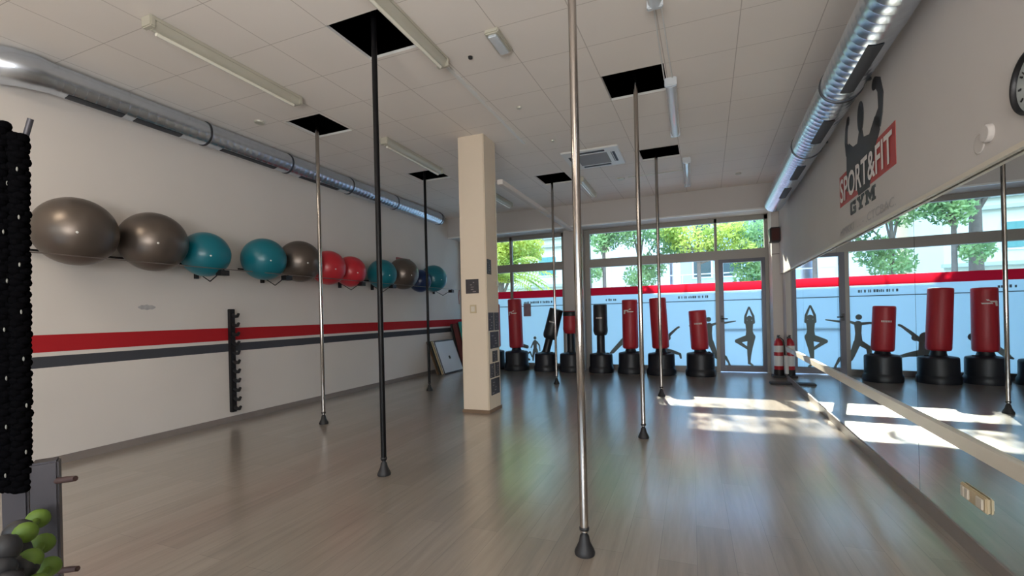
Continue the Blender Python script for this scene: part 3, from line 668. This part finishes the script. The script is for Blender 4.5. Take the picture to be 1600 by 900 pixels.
# ------------------------------------------------------------------ free standing punch bags
def bag(x, y, rb, hb, r, z0, z1, mat, label, tilt=(0, 0), style='full', mark=None, cap=None):
    t = empty('punch_bag', (x, y, 0)); tag(t, label, 'punch bag', 'free standing punch bags by the window')
    MB().lathe([(rb * 1.06, 0), (rb * 1.08, .03), (rb * 1.07, .12), (rb * 1.0, .15), (rb * .99, .17), (rb * .98, hb - .04), (rb * .96, hb - .012), (rb * .91, hb), (.12, hb + .03)], 36).build('bag_base', M['base'], t).location = (0, 0, 0)
    # water cap on the base
    MB().lathe([(.035, 0), (.035, .03), (.02, .035)], 14, T=Matrix.Translation((rb * .6, -.05, hb))).build('water_cap', M['steel_dark'], t).location = (0, 0, 0)
    T = Matrix.Translation((0, 0, hb)) @ Matrix.Rotation(tilt[0], 4, 'Y') @ Matrix.Rotation(tilt[1], 4, 'X') @ Matrix.Translation((0, 0, -hb))
    rs = .12 if style == 'full' else .10
    MB().lathe([(rs * 1.25, hb + .0), (rs * 1.1, hb + .04), (rs, hb + .08), (rs, z0 + .03)], 24, T=T).build('bag_stem', M['base'], t).location = (0, 0, 0)
    if style == 'short': prof = [(r * .80, z0), (r * .97, z0 + .05), (r * 1.03, z0 + .12), (r, z0 + .24), (r * .97, z1 - .02), (r * .93, z1)]
    else: prof = [(r * .84, z0), (r * .95, z0 + .015), (r, z0 + .05), (r, z0 + .3), (r * .985, z1 - .04), (r * .96, z1 - .01), (r * .85, z1)]
    body = MB().lathe(prof, 36, T=T).build('bag_body', mat, t); body.location = (0, 0, 0)
    if cap: MB().lathe([(r * .99, z1 - cap), (r * 1.012, z1 - cap + .01), (r * 1.0, z1 - .02), (r * .8, z1 + .004)], 36, T=T).build('top_band', M['bag_dark'], t).location = (0, 0, 0)
    if mark:
        za, wA, kind = mark; mm = MB()
        def pt(a, z_): return T @ Vector((math.sin(a) * r * 1.012, -math.cos(a) * r * 1.012, z_))
        def quad(a0, a1, zz0, zz1, sk=0):
            n = 4
            for k in range(n):
                b0 = a0 + (a1 - a0) * k / n; b1 = a0 + (a1 - a0) * (k + 1) / n
                mm.add([pt(b0, zz0), pt(b1, zz0), pt(b1 + sk, zz1), pt(b0 + sk, zz1)], [(0, 1, 2, 3)])
        if kind == 'word':
            a = -wA
            rr = random.Random(3)
            while a < wA: quad(a, a + .09, za, za + .035); a += .13
        elif kind == 'swoosh':
            quad(-.75, -.1, za, za + .03, .1); quad(-.3, .5, za - .03, za - .005, .1); quad(-.75, -.5, za - .07, za + .03, .1); quad(-.05, .15, za + .03, za + .055, .1)
        mm.build('bag_mark', M['logo_white'], body)
    return t
bag(-5.18, 11.66, .30, .50, .19, .60, 1.80, M['bag_red'], 'red punch bag mostly hidden behind the column edge')
bag(-4.45, 11.52, .32, .50, .19, .60, 1.92, M['bag_red'], 'red punch bag just right of the column', mark=(1.55, .4, 'swoosh'), tilt=(-.02, 0))
bag(-3.62, 11.52, .30, .46, .185, .86, 1.66, M['bag_dark'], 'black punch bag leaning sharply to the right', tilt=(.27, 0), style='short', mark=(1.3, .35, 'word'))
bag(-2.92, 11.48, .30, .46, .19, .98, 1.56, M['bag_red'], 'short red and black punch bag behind the nearest chrome pole', style='short', cap=.13)
bag(-2.14, 11.45, .29, .46, .175, .93, 1.70, M['bag_dark'], 'black upright punch bag with short padded head', style='short', mark=(1.35, .45, 'word'))
bag(-1.41, 11.45, .30, .50, .19, .60, 1.80, M['bag_red'], 'tall red punch bag between the black one and a chrome pole', mark=(1.52, .4, 'swoosh'))
bag(-0.69, 11.32, .31, .50, .195, .62, 1.82, M['bag_red'], 'tall red punch bag leaning slightly left behind a chrome pole', tilt=(-.045, 0))
bag(0.17, 11.28, .305, .52, .19, .60, 1.50, M['bag_red'], 'shortest red punch bag, nearest the glass door', tilt=(-.05, 0), mark=(1.18, .45, 'word'))

# ------------------------------------------------------------------ things on the right
t = empty('loudspeaker', (1.80, 11.50, 3.10)); tag(t, 'small dark loudspeaker mounted high on the pier by the door', 'speaker')
MB().box((-.18, -.30, -.16), (.03, -.06, .16), bev=.02).build('cabinet', M['speaker'], t).location = (0, 0, 0)
MB().box((-.15, -.312, -.13), (.00, -.30, .13), bev=.005).build('grille', M['grille'], t).location = (0, 0, 0)
MB().box((-.09, -.06, -.04), (-.03, 0, .04)).build('wall_bracket', M['speaker'], t).location = (0, 0, 0)
t = empty('fire_extinguisher', (1.75, 11.33, .05)); tag(t, 'red fire extinguisher with a white label at the foot of the pier', 'fire extinguisher')
MB().lathe([(.085, .10), (.092, .13), (.092, .66), (.08, .72), (.05, .77), (.03, .80)], 28).build('cylinder', M['ext_red'], t).location = (0, 0, 0)
MB().lathe([(.0935, .50), (.0935, .64)], 28, cap=False).lathe([(.0935, .20), (.0935, .42)], 28, cap=False).build('label_band', M['white'], t).location = (0, 0, 0)
MB().lathe([(.097, 0), (.10, .03), (.094, .12)], 28).build('foot_ring', M['rubber'], t).location = (0, 0, 0)
MB().box((-.02, -.10, .80), (.02, .03, .83)).box((-.02, -.10, .85), (.02, .03, .87)).lathe([(.022, .79), (.022, .87)], 12).build('valve', M['steel_dark'], t).location = (0, 0, 0)
MB().tube([(.03, 0, .82), (.09, -.02, .76), (.112, -.02, .6), (.112, -.02, .3)], .011, 8).build('hose', M['rubber'], t).location = (0, 0, 0)
o = MB().box((1.62, 11.18, 0), (1.87, 11.48, .05), bev=.01).build('extinguisher_stand', M['rubber']); tag(o, 'black block under the fire extinguisher', 'stand')
o = MB().box((1.42, 10.18, 0), (1.80, 10.42, .035), bev=.01).build('floor_mat', M['rubber']); tag(o, 'flat black block on the floor touching the mirror', 'block')
o = slab(10.95, 11.12, .0, .05, .12, .50).build('trunking_box', M['white']); tag(o, 'small white box low on the wall between pier and mirror', 'box')
# sockets set in the mirror
TR = Matrix(((0, 0, -1, 0), (-1, 0, 0, 0), (0, 1, 0, 0), (0, 0, 0, 1)))
def on_wall(y, z, d): # local x -> towards -y along wall, y -> up, z -> out of wall
    dirv = Vector((-SB, -1, 0)).normalized(); nrm = Vector((-1, SB, 0)).normalized()
    p = Vector((rx(y), y, z)) + nrm * d
    return Matrix(((dirv.x, 0, nrm.x, p.x), (dirv.y, 0, nrm.y, p.y), (0, 1, 0, p.z), (0, 0, 0, 1)))
t = empty('wall_socket', (0, 0, 0)); tag(t, 'beige double socket plate set low in the mirror', 'socket')
T = on_wall(3.46, .365, .02)
MB().box((-.145, -.045, 0), (.145, .045, .018), T=T, bev=.006).build('socket_plate', M['beige'], t)
for k, x_ in enumerate((-.10, -.05, .075)):
    MB().box((x_ - .02, -.032, .018), (x_ + .02 + (.03 if k == 2 else 0), .032, .028), T=T, bev=.004).build('socket_insert', M['cream'], t)
# clock
t = empty('wall_clock', (0, 0, 0)); tag(t, 'round black rimmed clock high on the right wall, cut by the picture edge', 'clock')
T = on_wall(2.76, 2.50, FD)
n = 48; pr_ = [(.150, 0), (.150, .03), (.145, .036), (.138, .032), (.137, .014)]
MB().lathe(pr_, 48, T=T, cap=False).build('rim', M['steel_dark'], t)
MB().lathe([(.138, 0), (.138, .014)], 48, T=T).build('clock_face', M['clock_face'], t)
hm = MB()
for k in range(12):
    a = k * PI / 6; hm.box((-.004, .098, .014), (.004, .116, .018), T=T @ Matrix.Rotation(a, 4, 'Z'))
hm.build('hour_marks', M['steel_dark'], t)
MB().box((-.005, -.02, .02), (.005, .06, .022), T=T @ Matrix.Rotation(-1.1, 4, 'Z')).box((-.003, -.02, .023), (.003, .095, .025), T=T @ Matrix.Rotation(.8, 4, 'Z')).build('clock_hands', M['steel_dark'], t)
# round covers on the wall
T = on_wall(3.16, 2.40, FD)
o = MB().lathe([(.048, 0), (.048, .018), (.040, .024)], 28, T=T).build('round_cover', M['wall_grey']); tag(o, 'small raised round cover on the wall left of the clock', 'wall cover')
T = on_wall(3.26, 2.375, FD)
o = MB().lathe([(.052, 0), (.052, .005), (.046, .006)], 28, T=T).build('round_cover', M['wall_grey']); tag(o, 'faint flush round cover between the raised cover and the logo', 'wall cover')

# gym logo painted on the fascia: local x along the wall (reading direction left to right = +y far .. near)
t = empty('wall_logo', (0, 0, 0)); tag(t, 'SPORT&FIT GYM logo with a flexing torso painted on the right wall', 'logo')
T = on_wall(6.22, 2.63, FD)
BWD, BHT = 1.74, .345
MB().prism([(0, 0), (BWD, 0), (BWD, BHT), (0, BHT)], .003, T).build('logo_box', M['logo_red'], t)
to = MB()
def tor(poly, d=.005): to.prism(poly, d, T)
# torso: shoulders and waist
tor([(.30, .12), (.32, .52), (.42, .60), (.56, .52), (.72, .50), (.80, .62), (.86, .64), (.92, .50), (1.10, .46), (1.26, .56), (1.40, .52), (1.38, .40), (1.26, .30), (1.16, .10), (1.06, -.02), (.72, -.02), (.68, .05), (.52, .08)])
# head and raised arms with fists
def ell(cx, cy, rx_, ry_, n=20, d=.005): to.prism([(cx + rx_ * math.cos(2 * PI * k / n), cy + ry_ * math.sin(2 * PI * k / n)) for k in range(n)], d, T)
ell(.84, .72, .10, .15)
tor([(.30, .50), (.26, .66), (.30, .80), (.38, .88), (.42, .82), (.37, .74), (.36, .62), (.44, .54)])
ell(.40, .84, .055, .05)
tor([(1.26, .46), (1.24, .54), (1.36, .60), (1.35, .74), (1.26, .84), (1.30, .90), (1.42, .84), (1.49, .68), (1.46, .52), (1.40, .42)])
ell(1.27, .85, .07, .055)
to.build('torso_figure', M['logo_dark'], t)
lt = MB(); W_ = 0
# lettering, squeezed to fit the box
tmp = MB(); w_all = text_mb(tmp, 'SPORT&FIT', Matrix.Identity(4), .36, 1.0, .006)
text_mb(lt, 'SPORT&FIT', T @ Matrix.Translation((.05, .045, .006)), .36, (BWD - .10) / w_all, .006)
lt.build('logo_lettering', M['logo_white'], t)
gy = MB()
def gp(poly, ox, s_=1.0): gy.prism([(.12 + (ox + p[0] * s_) * .88, p[1] * s_ * .74) for p in poly], .005, T @ Matrix.Translation((0, -.165, 0)))
# slab letters G Y M, .17 high
gp([(.02, .0), (.20, .0), (.22, .02), (.22, .10), (.12, .10), (.12, .065), (.16, .065), (.16, .04), (.07, .04), (.06, .05), (.06, .13), (.07, .14), (.15, .14), (.15, .12), (.22, .12), (.22, .18), (.02, .18), (0, .16), (0, .02)], .34)
gp([(.06, 0), (.20, 0), (.20, .035), (.165, .035), (.165, .08), (.23, .145), (.26, .145), (.26, .18), (.15, .18), (.15, .145), (.165, .145), (.13, .11), (.095, .145), (.11, .145), (.11, .18), (0, .18), (0, .145), (.03, .145), (.095, .08), (.095, .035), (.06, .035)], .62)
gp([(0, 0), (.12, 0), (.12, .035), (.09, .035), (.09, .11), (.17, .03), (.25, .11), (.25, .035), (.22, .035), (.22, 0), (.34, 0), (.34, .035), (.31, .035), (.31, .145), (.34, .145), (.34, .18), (.24, .18), (.17, .105), (.10, .18), (0, .18), (0, .145), (.03, .145), (.03, .035), (0, .035)], .92)
gy.build('gym_lettering', M['logo_dark'], t)
sb = MB(); tmp = MB(); w_all = text_mb(tmp, 'HMKKI  . . - .CTCBAC.', Matrix.Identity(4), .09, 1.0)
text_mb(sb, 'HMKKI  . . - .CTCBAC.', T @ Matrix.Translation((0, -.325, 0)), .115, 1.72 * .09 / .115 / w_all)
sb.build('faint_lettering', M['logo_faint'], t)

# ------------------------------------------------------------------ rack at the left edge
def at(px, D):
    u = (px - 800) / 708; return (-.368 * D + u * D * .93, .93 * D + u * D * .368)
t = empty('dumbbell_rack', (0, 0, 0)); tag(t, 'grey steel rack with pegs at the left edge of the picture', 'rack')
pA = at(66, 2.02); pB = at(20, 2.0)
def rot_at(p): return Matrix.Translation((p[0], p[1], 0)) @ Matrix.Rotation(math.radians(-30), 4, 'Z')
MB().box((-.045, -.045, 0), (.045, .045, .90), T=rot_at(pA), bev=.008).build('upright', M['post_grey'], t)
MB().box((-.04, -.04, 0), (.04, .04, .80), T=rot_at(pB), bev=.008).build('upright', M['post_grey'], t)
dx, dy = pA[0] - pB[0], pA[1] - pB[1]
MB().box((min(pA[0], pB[0]), min(pA[1], pB[1]) - .02, .0), (max(pA[0], pB[0]), max(pA[1], pB[1]) + .02, .06)).build('foot_beam', M['post_grey'], t)
for zz in (.80, .40):
    MB().tube([(pA[0], pA[1], zz), (pA[0] + .10, pA[1] + .03, zz + .015), (pA[0] + .14, pA[1] + .04, zz + .02)], [.014, .014, .012], 8).build('peg', M['peg'], t)
MB().tube([(pB[0], pB[1], .6), (pB[0], pB[1], 2.28)], .02, 10).build('tall_pole', M['steel_dark'], t)
q = at(40, 1.98)
MB().tube([(pB[0], pB[1], 2.24), (q[0], q[1], 2.26), (at(46, 1.97)[0], at(46, 1.97)[1], 2.32), (at(55, 1.97)[0], at(55, 1.97)[1], 2.40)], .011, 8).build('top_hook', M['post_grey'], t)
# braided bundles
for k, (px, zt, zb, Dd, lb) in enumerate(((9, 2.36, .80, 1.94, 'black braided bundle hanging at the very left edge, the taller one'), (36, 2.30, .80, 1.93, 'black braided bundle hanging beside the upright hook, the right hand one'))):
    c = at(px, Dd); c2 = at(px - (8 if k else 0), Dd + .03)
    m_ = MB(); rr = random.Random(k)
    nz_ = 62; Hh = zt - zb
    for i in range(nz_):
        f_ = i / (nz_ - 1); zz = zb + Hh * f_
        a = i * .9
        sx = c2[0] + (c[0] - c2[0]) * f_; sy = c2[1] + (c[1] - c2[1]) * f_
        for q_ in range(3):
            b_ = a + q_ * 2 * PI / 3
            m_.sphere((sx + .013 * math.cos(b_), sy + .013 * math.sin(b_), zz), .0255 * rr.uniform(.92, 1.08), 8, 6, (1, 1, .85))
    fl = m_; fl.cur = 1
    for i in range(7):
        f_ = (i + .5 * k + .3) / 7.5; zz = zb + Hh * f_
        sx = c2[0] + (c[0] - c2[0]) * f_; sy = c2[1] + (c[1] - c2[1]) * f_
        d = Vector((-sx, -sy, 0)).normalized(); s2 = Vector((-d.y, d.x, 0)) * rr.uniform(-.012, .016)
        fl.sphere(Vector((sx, sy, zz)) + d * .037 + s2, .006, 8, 6, (.6, .6, 1.6))
    o = m_.build('rope_bundle', [M['knit'], M['fleck']]); tag(o, lb, 'rope bundle', 'black braided bundles at the left edge')
# dumbbells on the rack
def dumbbell(p, z, mat, lb, grp, r=.04):
    t = empty('dumbbell', (p[0], p[1], z), math.radians(-36)); tag(t, lb, 'dumbbell', grp)
    MB().tube([(-.07, 0, 0), (.07, 0, 0)], .014, 10).build('handle', mat, t).location = (0, 0, 0)
    for s_ in (-1, 1):
        MB().sphere((s_ * .075, 0, 0), r, 12, 8, (.75, 1, 1)).build('weight_head', mat, t).location = (0, 0, 0)
    return t
for px, py, D, lb in ((56, 822, 1.86, 'green dumbbell, highest of the green ones at the left edge'), (63, 862, 1.84, 'green dumbbell, middle one on the left rack'), (72, 900, 1.82, 'green dumbbell, lowest at the bottom left corner')):
    p = at(px - 14, D); z_ = 1.5 - (py - 510) / 708 * D; dumbbell(p, z_, M['green'], lb, 'green dumbbells on the left rack', .041)
for px, py, D, lb in ((10, 845, 1.74, 'black dumbbell above the others at the left edge'), (2, 875, 1.72, 'black dumbbell in the middle at the left edge'), (14, 900, 1.70, 'black dumbbell lowest at the left edge')):
    p = at(px, D); z_ = 1.5 - (py - 510) / 708 * D; dumbbell(p, z_, M['rubber'], lb, 'black dumbbells on the left rack', .052)

# ------------------------------------------------------------------ outside
struct('ground', MB().box((-70, WY + .05, -.25), (60, 90, -.06)), M['asphalt'])
def building(name, x0, x1, y, h_, wall, label, wins, ledges, depth=8, extra=None, winmat='bld_glass', shut=None):
    t = empty(name, ((x0 + x1) / 2, y, -.06)); tag(t, label, 'building'); cx_ = (x0 + x1) / 2
    def ad(mb, nm, mt, par=t):
        o = mb.build(nm, mt, par); o.location = (-Vector((cx_, y, -.06)) * S) if par is t else (0, 0, 0); return o
    ad(MB().box((x0, y, -.06), (x1, y + depth, h_)), 'wall', M[wall])
    for z in ledges: ad(MB().box((x0 - .1, y - .22, z), (x1 + .1, y, z + .16)), 'ledge', M['bld_trim'])
    for (a, z0, b_, z1) in wins:
        f = ad(MB().box((a - .1, y - .05, z0 - .1), (b_ + .1, y, z1 + .1)), 'window', M['bld_trim' if shut else 'bld_white'])
        ad(MB().box((a, y - .08, z0), (b_, y - .04, z1)), 'pane', M[winmat], f)
        if shut:
            ad(MB().box((a - .55, y - .11, z0), (a - .05, y - .05, z1)).box((b_ + .05, y - .11, z0), (b_ + .55, y - .05, z1)), 'shutter', M[shut], f)
    ad(MB().box((x0 - .3, y - .4, h_), (x1 + .3, y + depth, h_ + .35)), 'cornice', M['bld_trim'])
    return t
wins = []
for i in range(11):
    xx = -42.8 + i * 3.4
    wins += [(xx, 3.9, xx + 1.1, 5.0), (xx, .9, xx + 1.1, 2.2), (xx, 8.2, xx + 1.3, 10.4), (xx, 12.2, xx + 1.3, 14.2)]
building('pale_building', -46, -5.7, 27, 16.5, 'bld_pale', 'long pale cream building with ledges and teal windows across the street', wins, (3.15, 5.6, 6.1, 7.3, 11.3), winmat='shutter')
wins = []
for i in range(7):
    for z in (1.0, 3.6, 6.2): wins.append((.2 + i * 1.7, z, 1.2 + i * 1.7, z + 1.3))
building('blue_building', -.6, 12.5, 31, 12.8, 'bld_blue', 'pale blue building with rows of windows seen behind the trees', wins, (2.9, 5.4, 8.0))
building('white_building', -5.05, -1.25, 31, 12.8, 'bld_white', 'bright white building between the cream one and the blue one', [(-4.8, 1.2, -4.0, 2.6), (-3.2, 1.2, -2.3, 2.6)], (9.0,))  # added in the sky gap to keep sun off the frosted film
building('white_building', 13.5, 40, 28, 8.5, 'bld_white', 'white building at the right end of the street', [(15 + 2.5 * i, 2, 16.3 + 2.5 * i, 3.6) for i in range(8)], (5.0,))
# pergola-like railings in front of the blue building
t = empty('street_railing', (2.0, 24, -.06)); tag(t, 'pale metal railing with thin posts outside behind the glass', 'railing')
for k in range(9): MB().box((-3.2 + k * .8, -.03, 0), (-3.15 + k * .8, .03, 3.3)).build('railing_post', M['bld_white'], t).location = (0, 0, 0)
for zz in (2.35, 2.75, 3.3): MB().box((-3.2, -.03, zz), (3.3, .03, zz + .05)).build('railing_bar', M['bld_white'], t).location = (0, 0, 0)

def tree(x, y, h_, crowns, leaf, label, rt=.16, n=900, ls=.085, lean=(0, 0), fronds=False, dens=.4):
    t = empty('street_tree', (x, y, -.06)); tag(t, label, 'tree', 'street trees outside the window')
    rr = random.Random(int(x * 31 + y * 7))
    tm = MB(); tm.tube([(0, 0, 0), (lean[0] * .3, 0, h_ * .35), (lean[0] * .7, lean[1], h_ * .7), (lean[0], lean[1], h_)], [rt * 1.2, rt, rt * .8, rt * .5], 10)
    for (cx_, cy_, cz, r) in crowns:
        tm.tube([(lean[0] * .7, lean[1], min(h_ * .72, cz)), ((cx_ + lean[0]) / 2, cy_ / 2, (cz + h_ * .7) / 2 + .1), (cx_, cy_, cz)], [rt * .45, rt * .3, rt * .12], 7)
    tm.build('trunk', M['bark'], t).location = (0, 0, 0)
    lm = MB()
    for (cx_, cy_, cz, r) in crowns:
        for i in range(int(n * 2.6 * r * r * (dens if cz > 6.4 else 1))):
            d = Vector((rr.gauss(0, 1), rr.gauss(0, 1), rr.gauss(0, .8))).normalized() * r * rr.random() ** .45
            p = Vector((cx_, cy_, cz)) + d
            a = Vector((rr.gauss(0, 1), rr.gauss(0, 1), rr.gauss(0, 1))).normalized(); b_ = a.orthogonal().normalized(); s_ = ls * rr.uniform(.6, 1.3)
            lm.add([p - a * s_, p + b_ * s_ * .45, p + a * s_, p - b_ * s_ * .45], [(0, 1, 2, 3)])
    if fronds:
        for k in range(26):
            a = k * 2.4; L_ = rr.uniform(1.5, 2.3); el = rr.uniform(.2, 1.3)
            for s_ in range(16):
                f_ = s_ / 15; p = Vector((lean[0], lean[1], h_)) + Vector((math.cos(a) * L_ * f_ * math.cos(el * (1 - f_)), math.sin(a) * L_ * f_ * math.cos(el * (1 - f_)), L_ * math.sin(el) * f_ - 1.3 * f_ * f_))
                side = Vector((-math.sin(a), math.cos(a), 0))
                for sd in (-1, 1):
                    q = p + side * sd * .45 + Vector((math.cos(a) * .2, math.sin(a) * .2, -.22)); w_ = Vector((math.cos(a), math.sin(a), 0)) * .05
                    lm.add([p - w_, p + w_, q], [(0, 1, 2)])
    lm.build('foliage', M[leaf], t).location = (0, 0, 0)
    return t
TREES = [
 (-7.6, 18.0, 3.1, [(-.3, 0, 4.0, 1.1), (1.0, .2, 4.4, .9), (-1.4, .1, 4.1, .9), (.4, 0, 5.0, 1.1)], 'leaf_yellow', 'yellow green palm like tree outside the left window bay', dict(fronds=True)),
 (-4.15, 19.5, 6.2, [(0, 0, 5.7, .9), (.8, .3, 6.2, 1.1), (-1.0, 0, 6.3, 1.0)], 'leaf_dull', 'street tree with a grey trunk left of centre in the middle bay', dict(rt=.19, n=500)),
 (-3.2, 18.2, 5.4, [(0, 0, 4.4, .55), (.5, 0, 4.9, .7), (.2, .3, 5.6, .9), (-.5, 0, 3.2, .45)], 'leaf_green', 'thin dark green tree beside the grey trunk', dict(rt=.08, n=700)),
 (-1.9, 19.0, 4.8, [(0, 0, 2.9, .7), (.5, 0, 3.4, .6), (.9, .1, 4.6, .8), (-.3, 0, 4.9, .8), (1.4, 0, 4.0, .55), (-.6, 0, 7.2, .9), (.6, .3, 7.9, .8)], 'leaf_green', 'green shrubby tree right of centre above the red band', dict(rt=.08, n=520)),
 (.3, 18.6, 4.6, [(-.4, 0, 4.3, .7), (.4, 0, 3.9, .6), (.9, .2, 4.5, .8), (1.5, 0, 3.7, .55), (-.9, 0, 4.7, .6)], 'leaf_yellow', 'bright yellow green tree outside the middle bay near the door', dict(rt=.09, n=620)),
 (2.6, 19.4, 4.6, [(-.3, 0, 3.1, .9), (-.3, 0, 4.4, 1.0), (.7, 0, 2.6, .8), (-.2, .2, 2.4, .7)], 'leaf_green', 'full green tree outside behind the glass door', dict(rt=.10, n=620)),
 (-12.5, 19.0, 4.2, [(0, 0, 4.6, 1.4), (1.3, 0, 4.8, 1.1), (-1.5, 0, 4.6, 1.1)], 'leaf_yellow', 'yellow green tree farther left seen in the mirror', dict(rt=.13, n=500)),
 (-9.9, 20.5, 6.0, [(0, 0, 6.0, 1.2)], 'leaf_dull', 'grey trunk seen mostly in the mirror', dict(rt=.20, n=350)),
]
for x, y, h_, cr, lf_, lb, kw in TREES: tree(x, y, h_, cr, lf_, lb, **kw)

# ------------------------------------------------------------------ light
w = bpy.data.worlds.new('World'); scene.world = w; w.use_nodes = True; nt = w.node_tree; nt.nodes.clear()
wo = N(nt, 'ShaderNodeOutputWorld'); bg = N(nt, 'ShaderNodeBackground'); L(nt, bg.outputs[0], wo.inputs[0])
tc = N(nt, 'ShaderNodeTexCoord'); sp = N(nt, 'ShaderNodeSeparateXYZ'); L(nt, tc.outputs['Generated'], sp.inputs[0])
cr = N(nt, 'ShaderNodeValToRGB'); L(nt, sp.outputs[2], cr.inputs[0])
cr.color_ramp.elements[0].position = 0.0; cr.color_ramp.elements[0].color = (.80, .90, 1.0, 1); cr.color_ramp.elements[1].position = .7; cr.color_ramp.elements[1].color = (.42, .66, 1.0, 1)
L(nt, cr.outputs[0], bg.inputs[0])
mr = N(nt, 'ShaderNodeMapRange'); mr.inputs['From Min'].default_value = .05; mr.inputs['From Max'].default_value = .6; mr.inputs['To Min'].default_value = 1.9; mr.inputs['To Max'].default_value = 8.5
L(nt, sp.outputs[2], mr.inputs[0]); L(nt, mr.outputs[0], bg.inputs[1])
sd = bpy.data.lights.new('sun', 'SUN'); sd.energy = 26.0; sd.color = (1.0, .90, .74); sd.angle = math.radians(.6)
so = bpy.data.objects.new('sun', sd); COL.objects.link(so)
dsun = Vector((.195, -1.0, -.60)).normalized(); so.rotation_euler = dsun.to_track_quat('-Z', 'Y').to_euler()
def portal(x0, x1, z0, z1, y, flip=False):
    ld = bpy.data.lights.new('portal', 'AREA'); ld.shape = 'RECTANGLE'; ld.size = (x1 - x0) * S; ld.size_y = (z1 - z0) * S
    o = bpy.data.objects.new('portal', ld); COL.objects.link(o); o.location = Vector(((x0 + x1) / 2, y, (z0 + z1) / 2)) * S
    o.rotation_euler = (PI / 2 if flip else -PI / 2, 0, 0); ld.cycles.is_portal = True
    return o
portal(-6.4, 1.7, 0, 3.7, WY + .1); portal(-5.6, 1.2, .9, 3.3, BY - .25, True)
# area lights under the unseen lamps; the last two are added fill
for (x, y, e) in ((-5.1, .35, 8), (-3.2, -2.2, 8), (-.6, -1.6, 10)):
    ld = bpy.data.lights.new('lamp_light', 'AREA'); ld.shape = 'RECTANGLE'; ld.size = .24; ld.size_y = 1.3; ld.energy = e; ld.color = (1.0, .88, .72)
    o = bpy.data.objects.new('lamp_light', ld); COL.objects.link(o); o.location = Vector((x, y, H - .10)) * S

# fill lights added behind the camera, tilted up to brighten the ceiling
for (x0, x1, e) in ((-5.6, -2.4, 8), (-1.6, 1.2, 255)):
    ld = bpy.data.lights.new('window_daylight', 'AREA'); ld.shape = 'RECTANGLE'; ld.size = (x1 - x0) * S; ld.size_y = 2.3 * S; ld.energy = e; ld.color = (1.0, .95, .90)
    o = bpy.data.objects.new('window_daylight', ld); COL.objects.link(o); o.location = Vector(((x0 + x1) / 2, BY + 1.0, 1.7)) * S; o.rotation_euler = (PI / 2 + 1.0, 0, 0)

# ------------------------------------------------------------------ camera
cam = bpy.data.cameras.new('camera'); co = bpy.data.objects.new('camera', cam); COL.objects.link(co); scene.camera = co
F = 708.0; cam.sensor_fit = 'HORIZONTAL'; cam.sensor_width = 36; cam.lens = 36 * F / 1600
cam.shift_y = (491.6 - 450) / 1600
yaw = math.radians(21.6); roll = math.radians(1.34)
fw = Vector((-math.sin(yaw), math.cos(yaw), 0)); rt_ = Vector((math.cos(yaw), math.sin(yaw), 0)); upv = Vector((0, 0, 1))
# roll the camera so that world verticals lean left at the top
X = rt_ * math.cos(roll) - upv * math.sin(roll); Yv = rt_ * math.sin(roll) + upv * math.cos(roll)
co.matrix_world = Matrix(((X.x, Yv.x, -fw.x, 0), (X.y, Yv.y, -fw.y, 0), (X.z, Yv.z, -fw.z, 1.5 * S), (0, 0, 0, 1)))
cam.clip_start = .05; cam.clip_end = 300

scene.view_settings.view_transform = 'Standard'; scene.view_settings.look = 'None'; scene.view_settings.gamma = 1
scene.view_settings.use_curve_mapping = False; scene.view_settings.exposure = 0.0
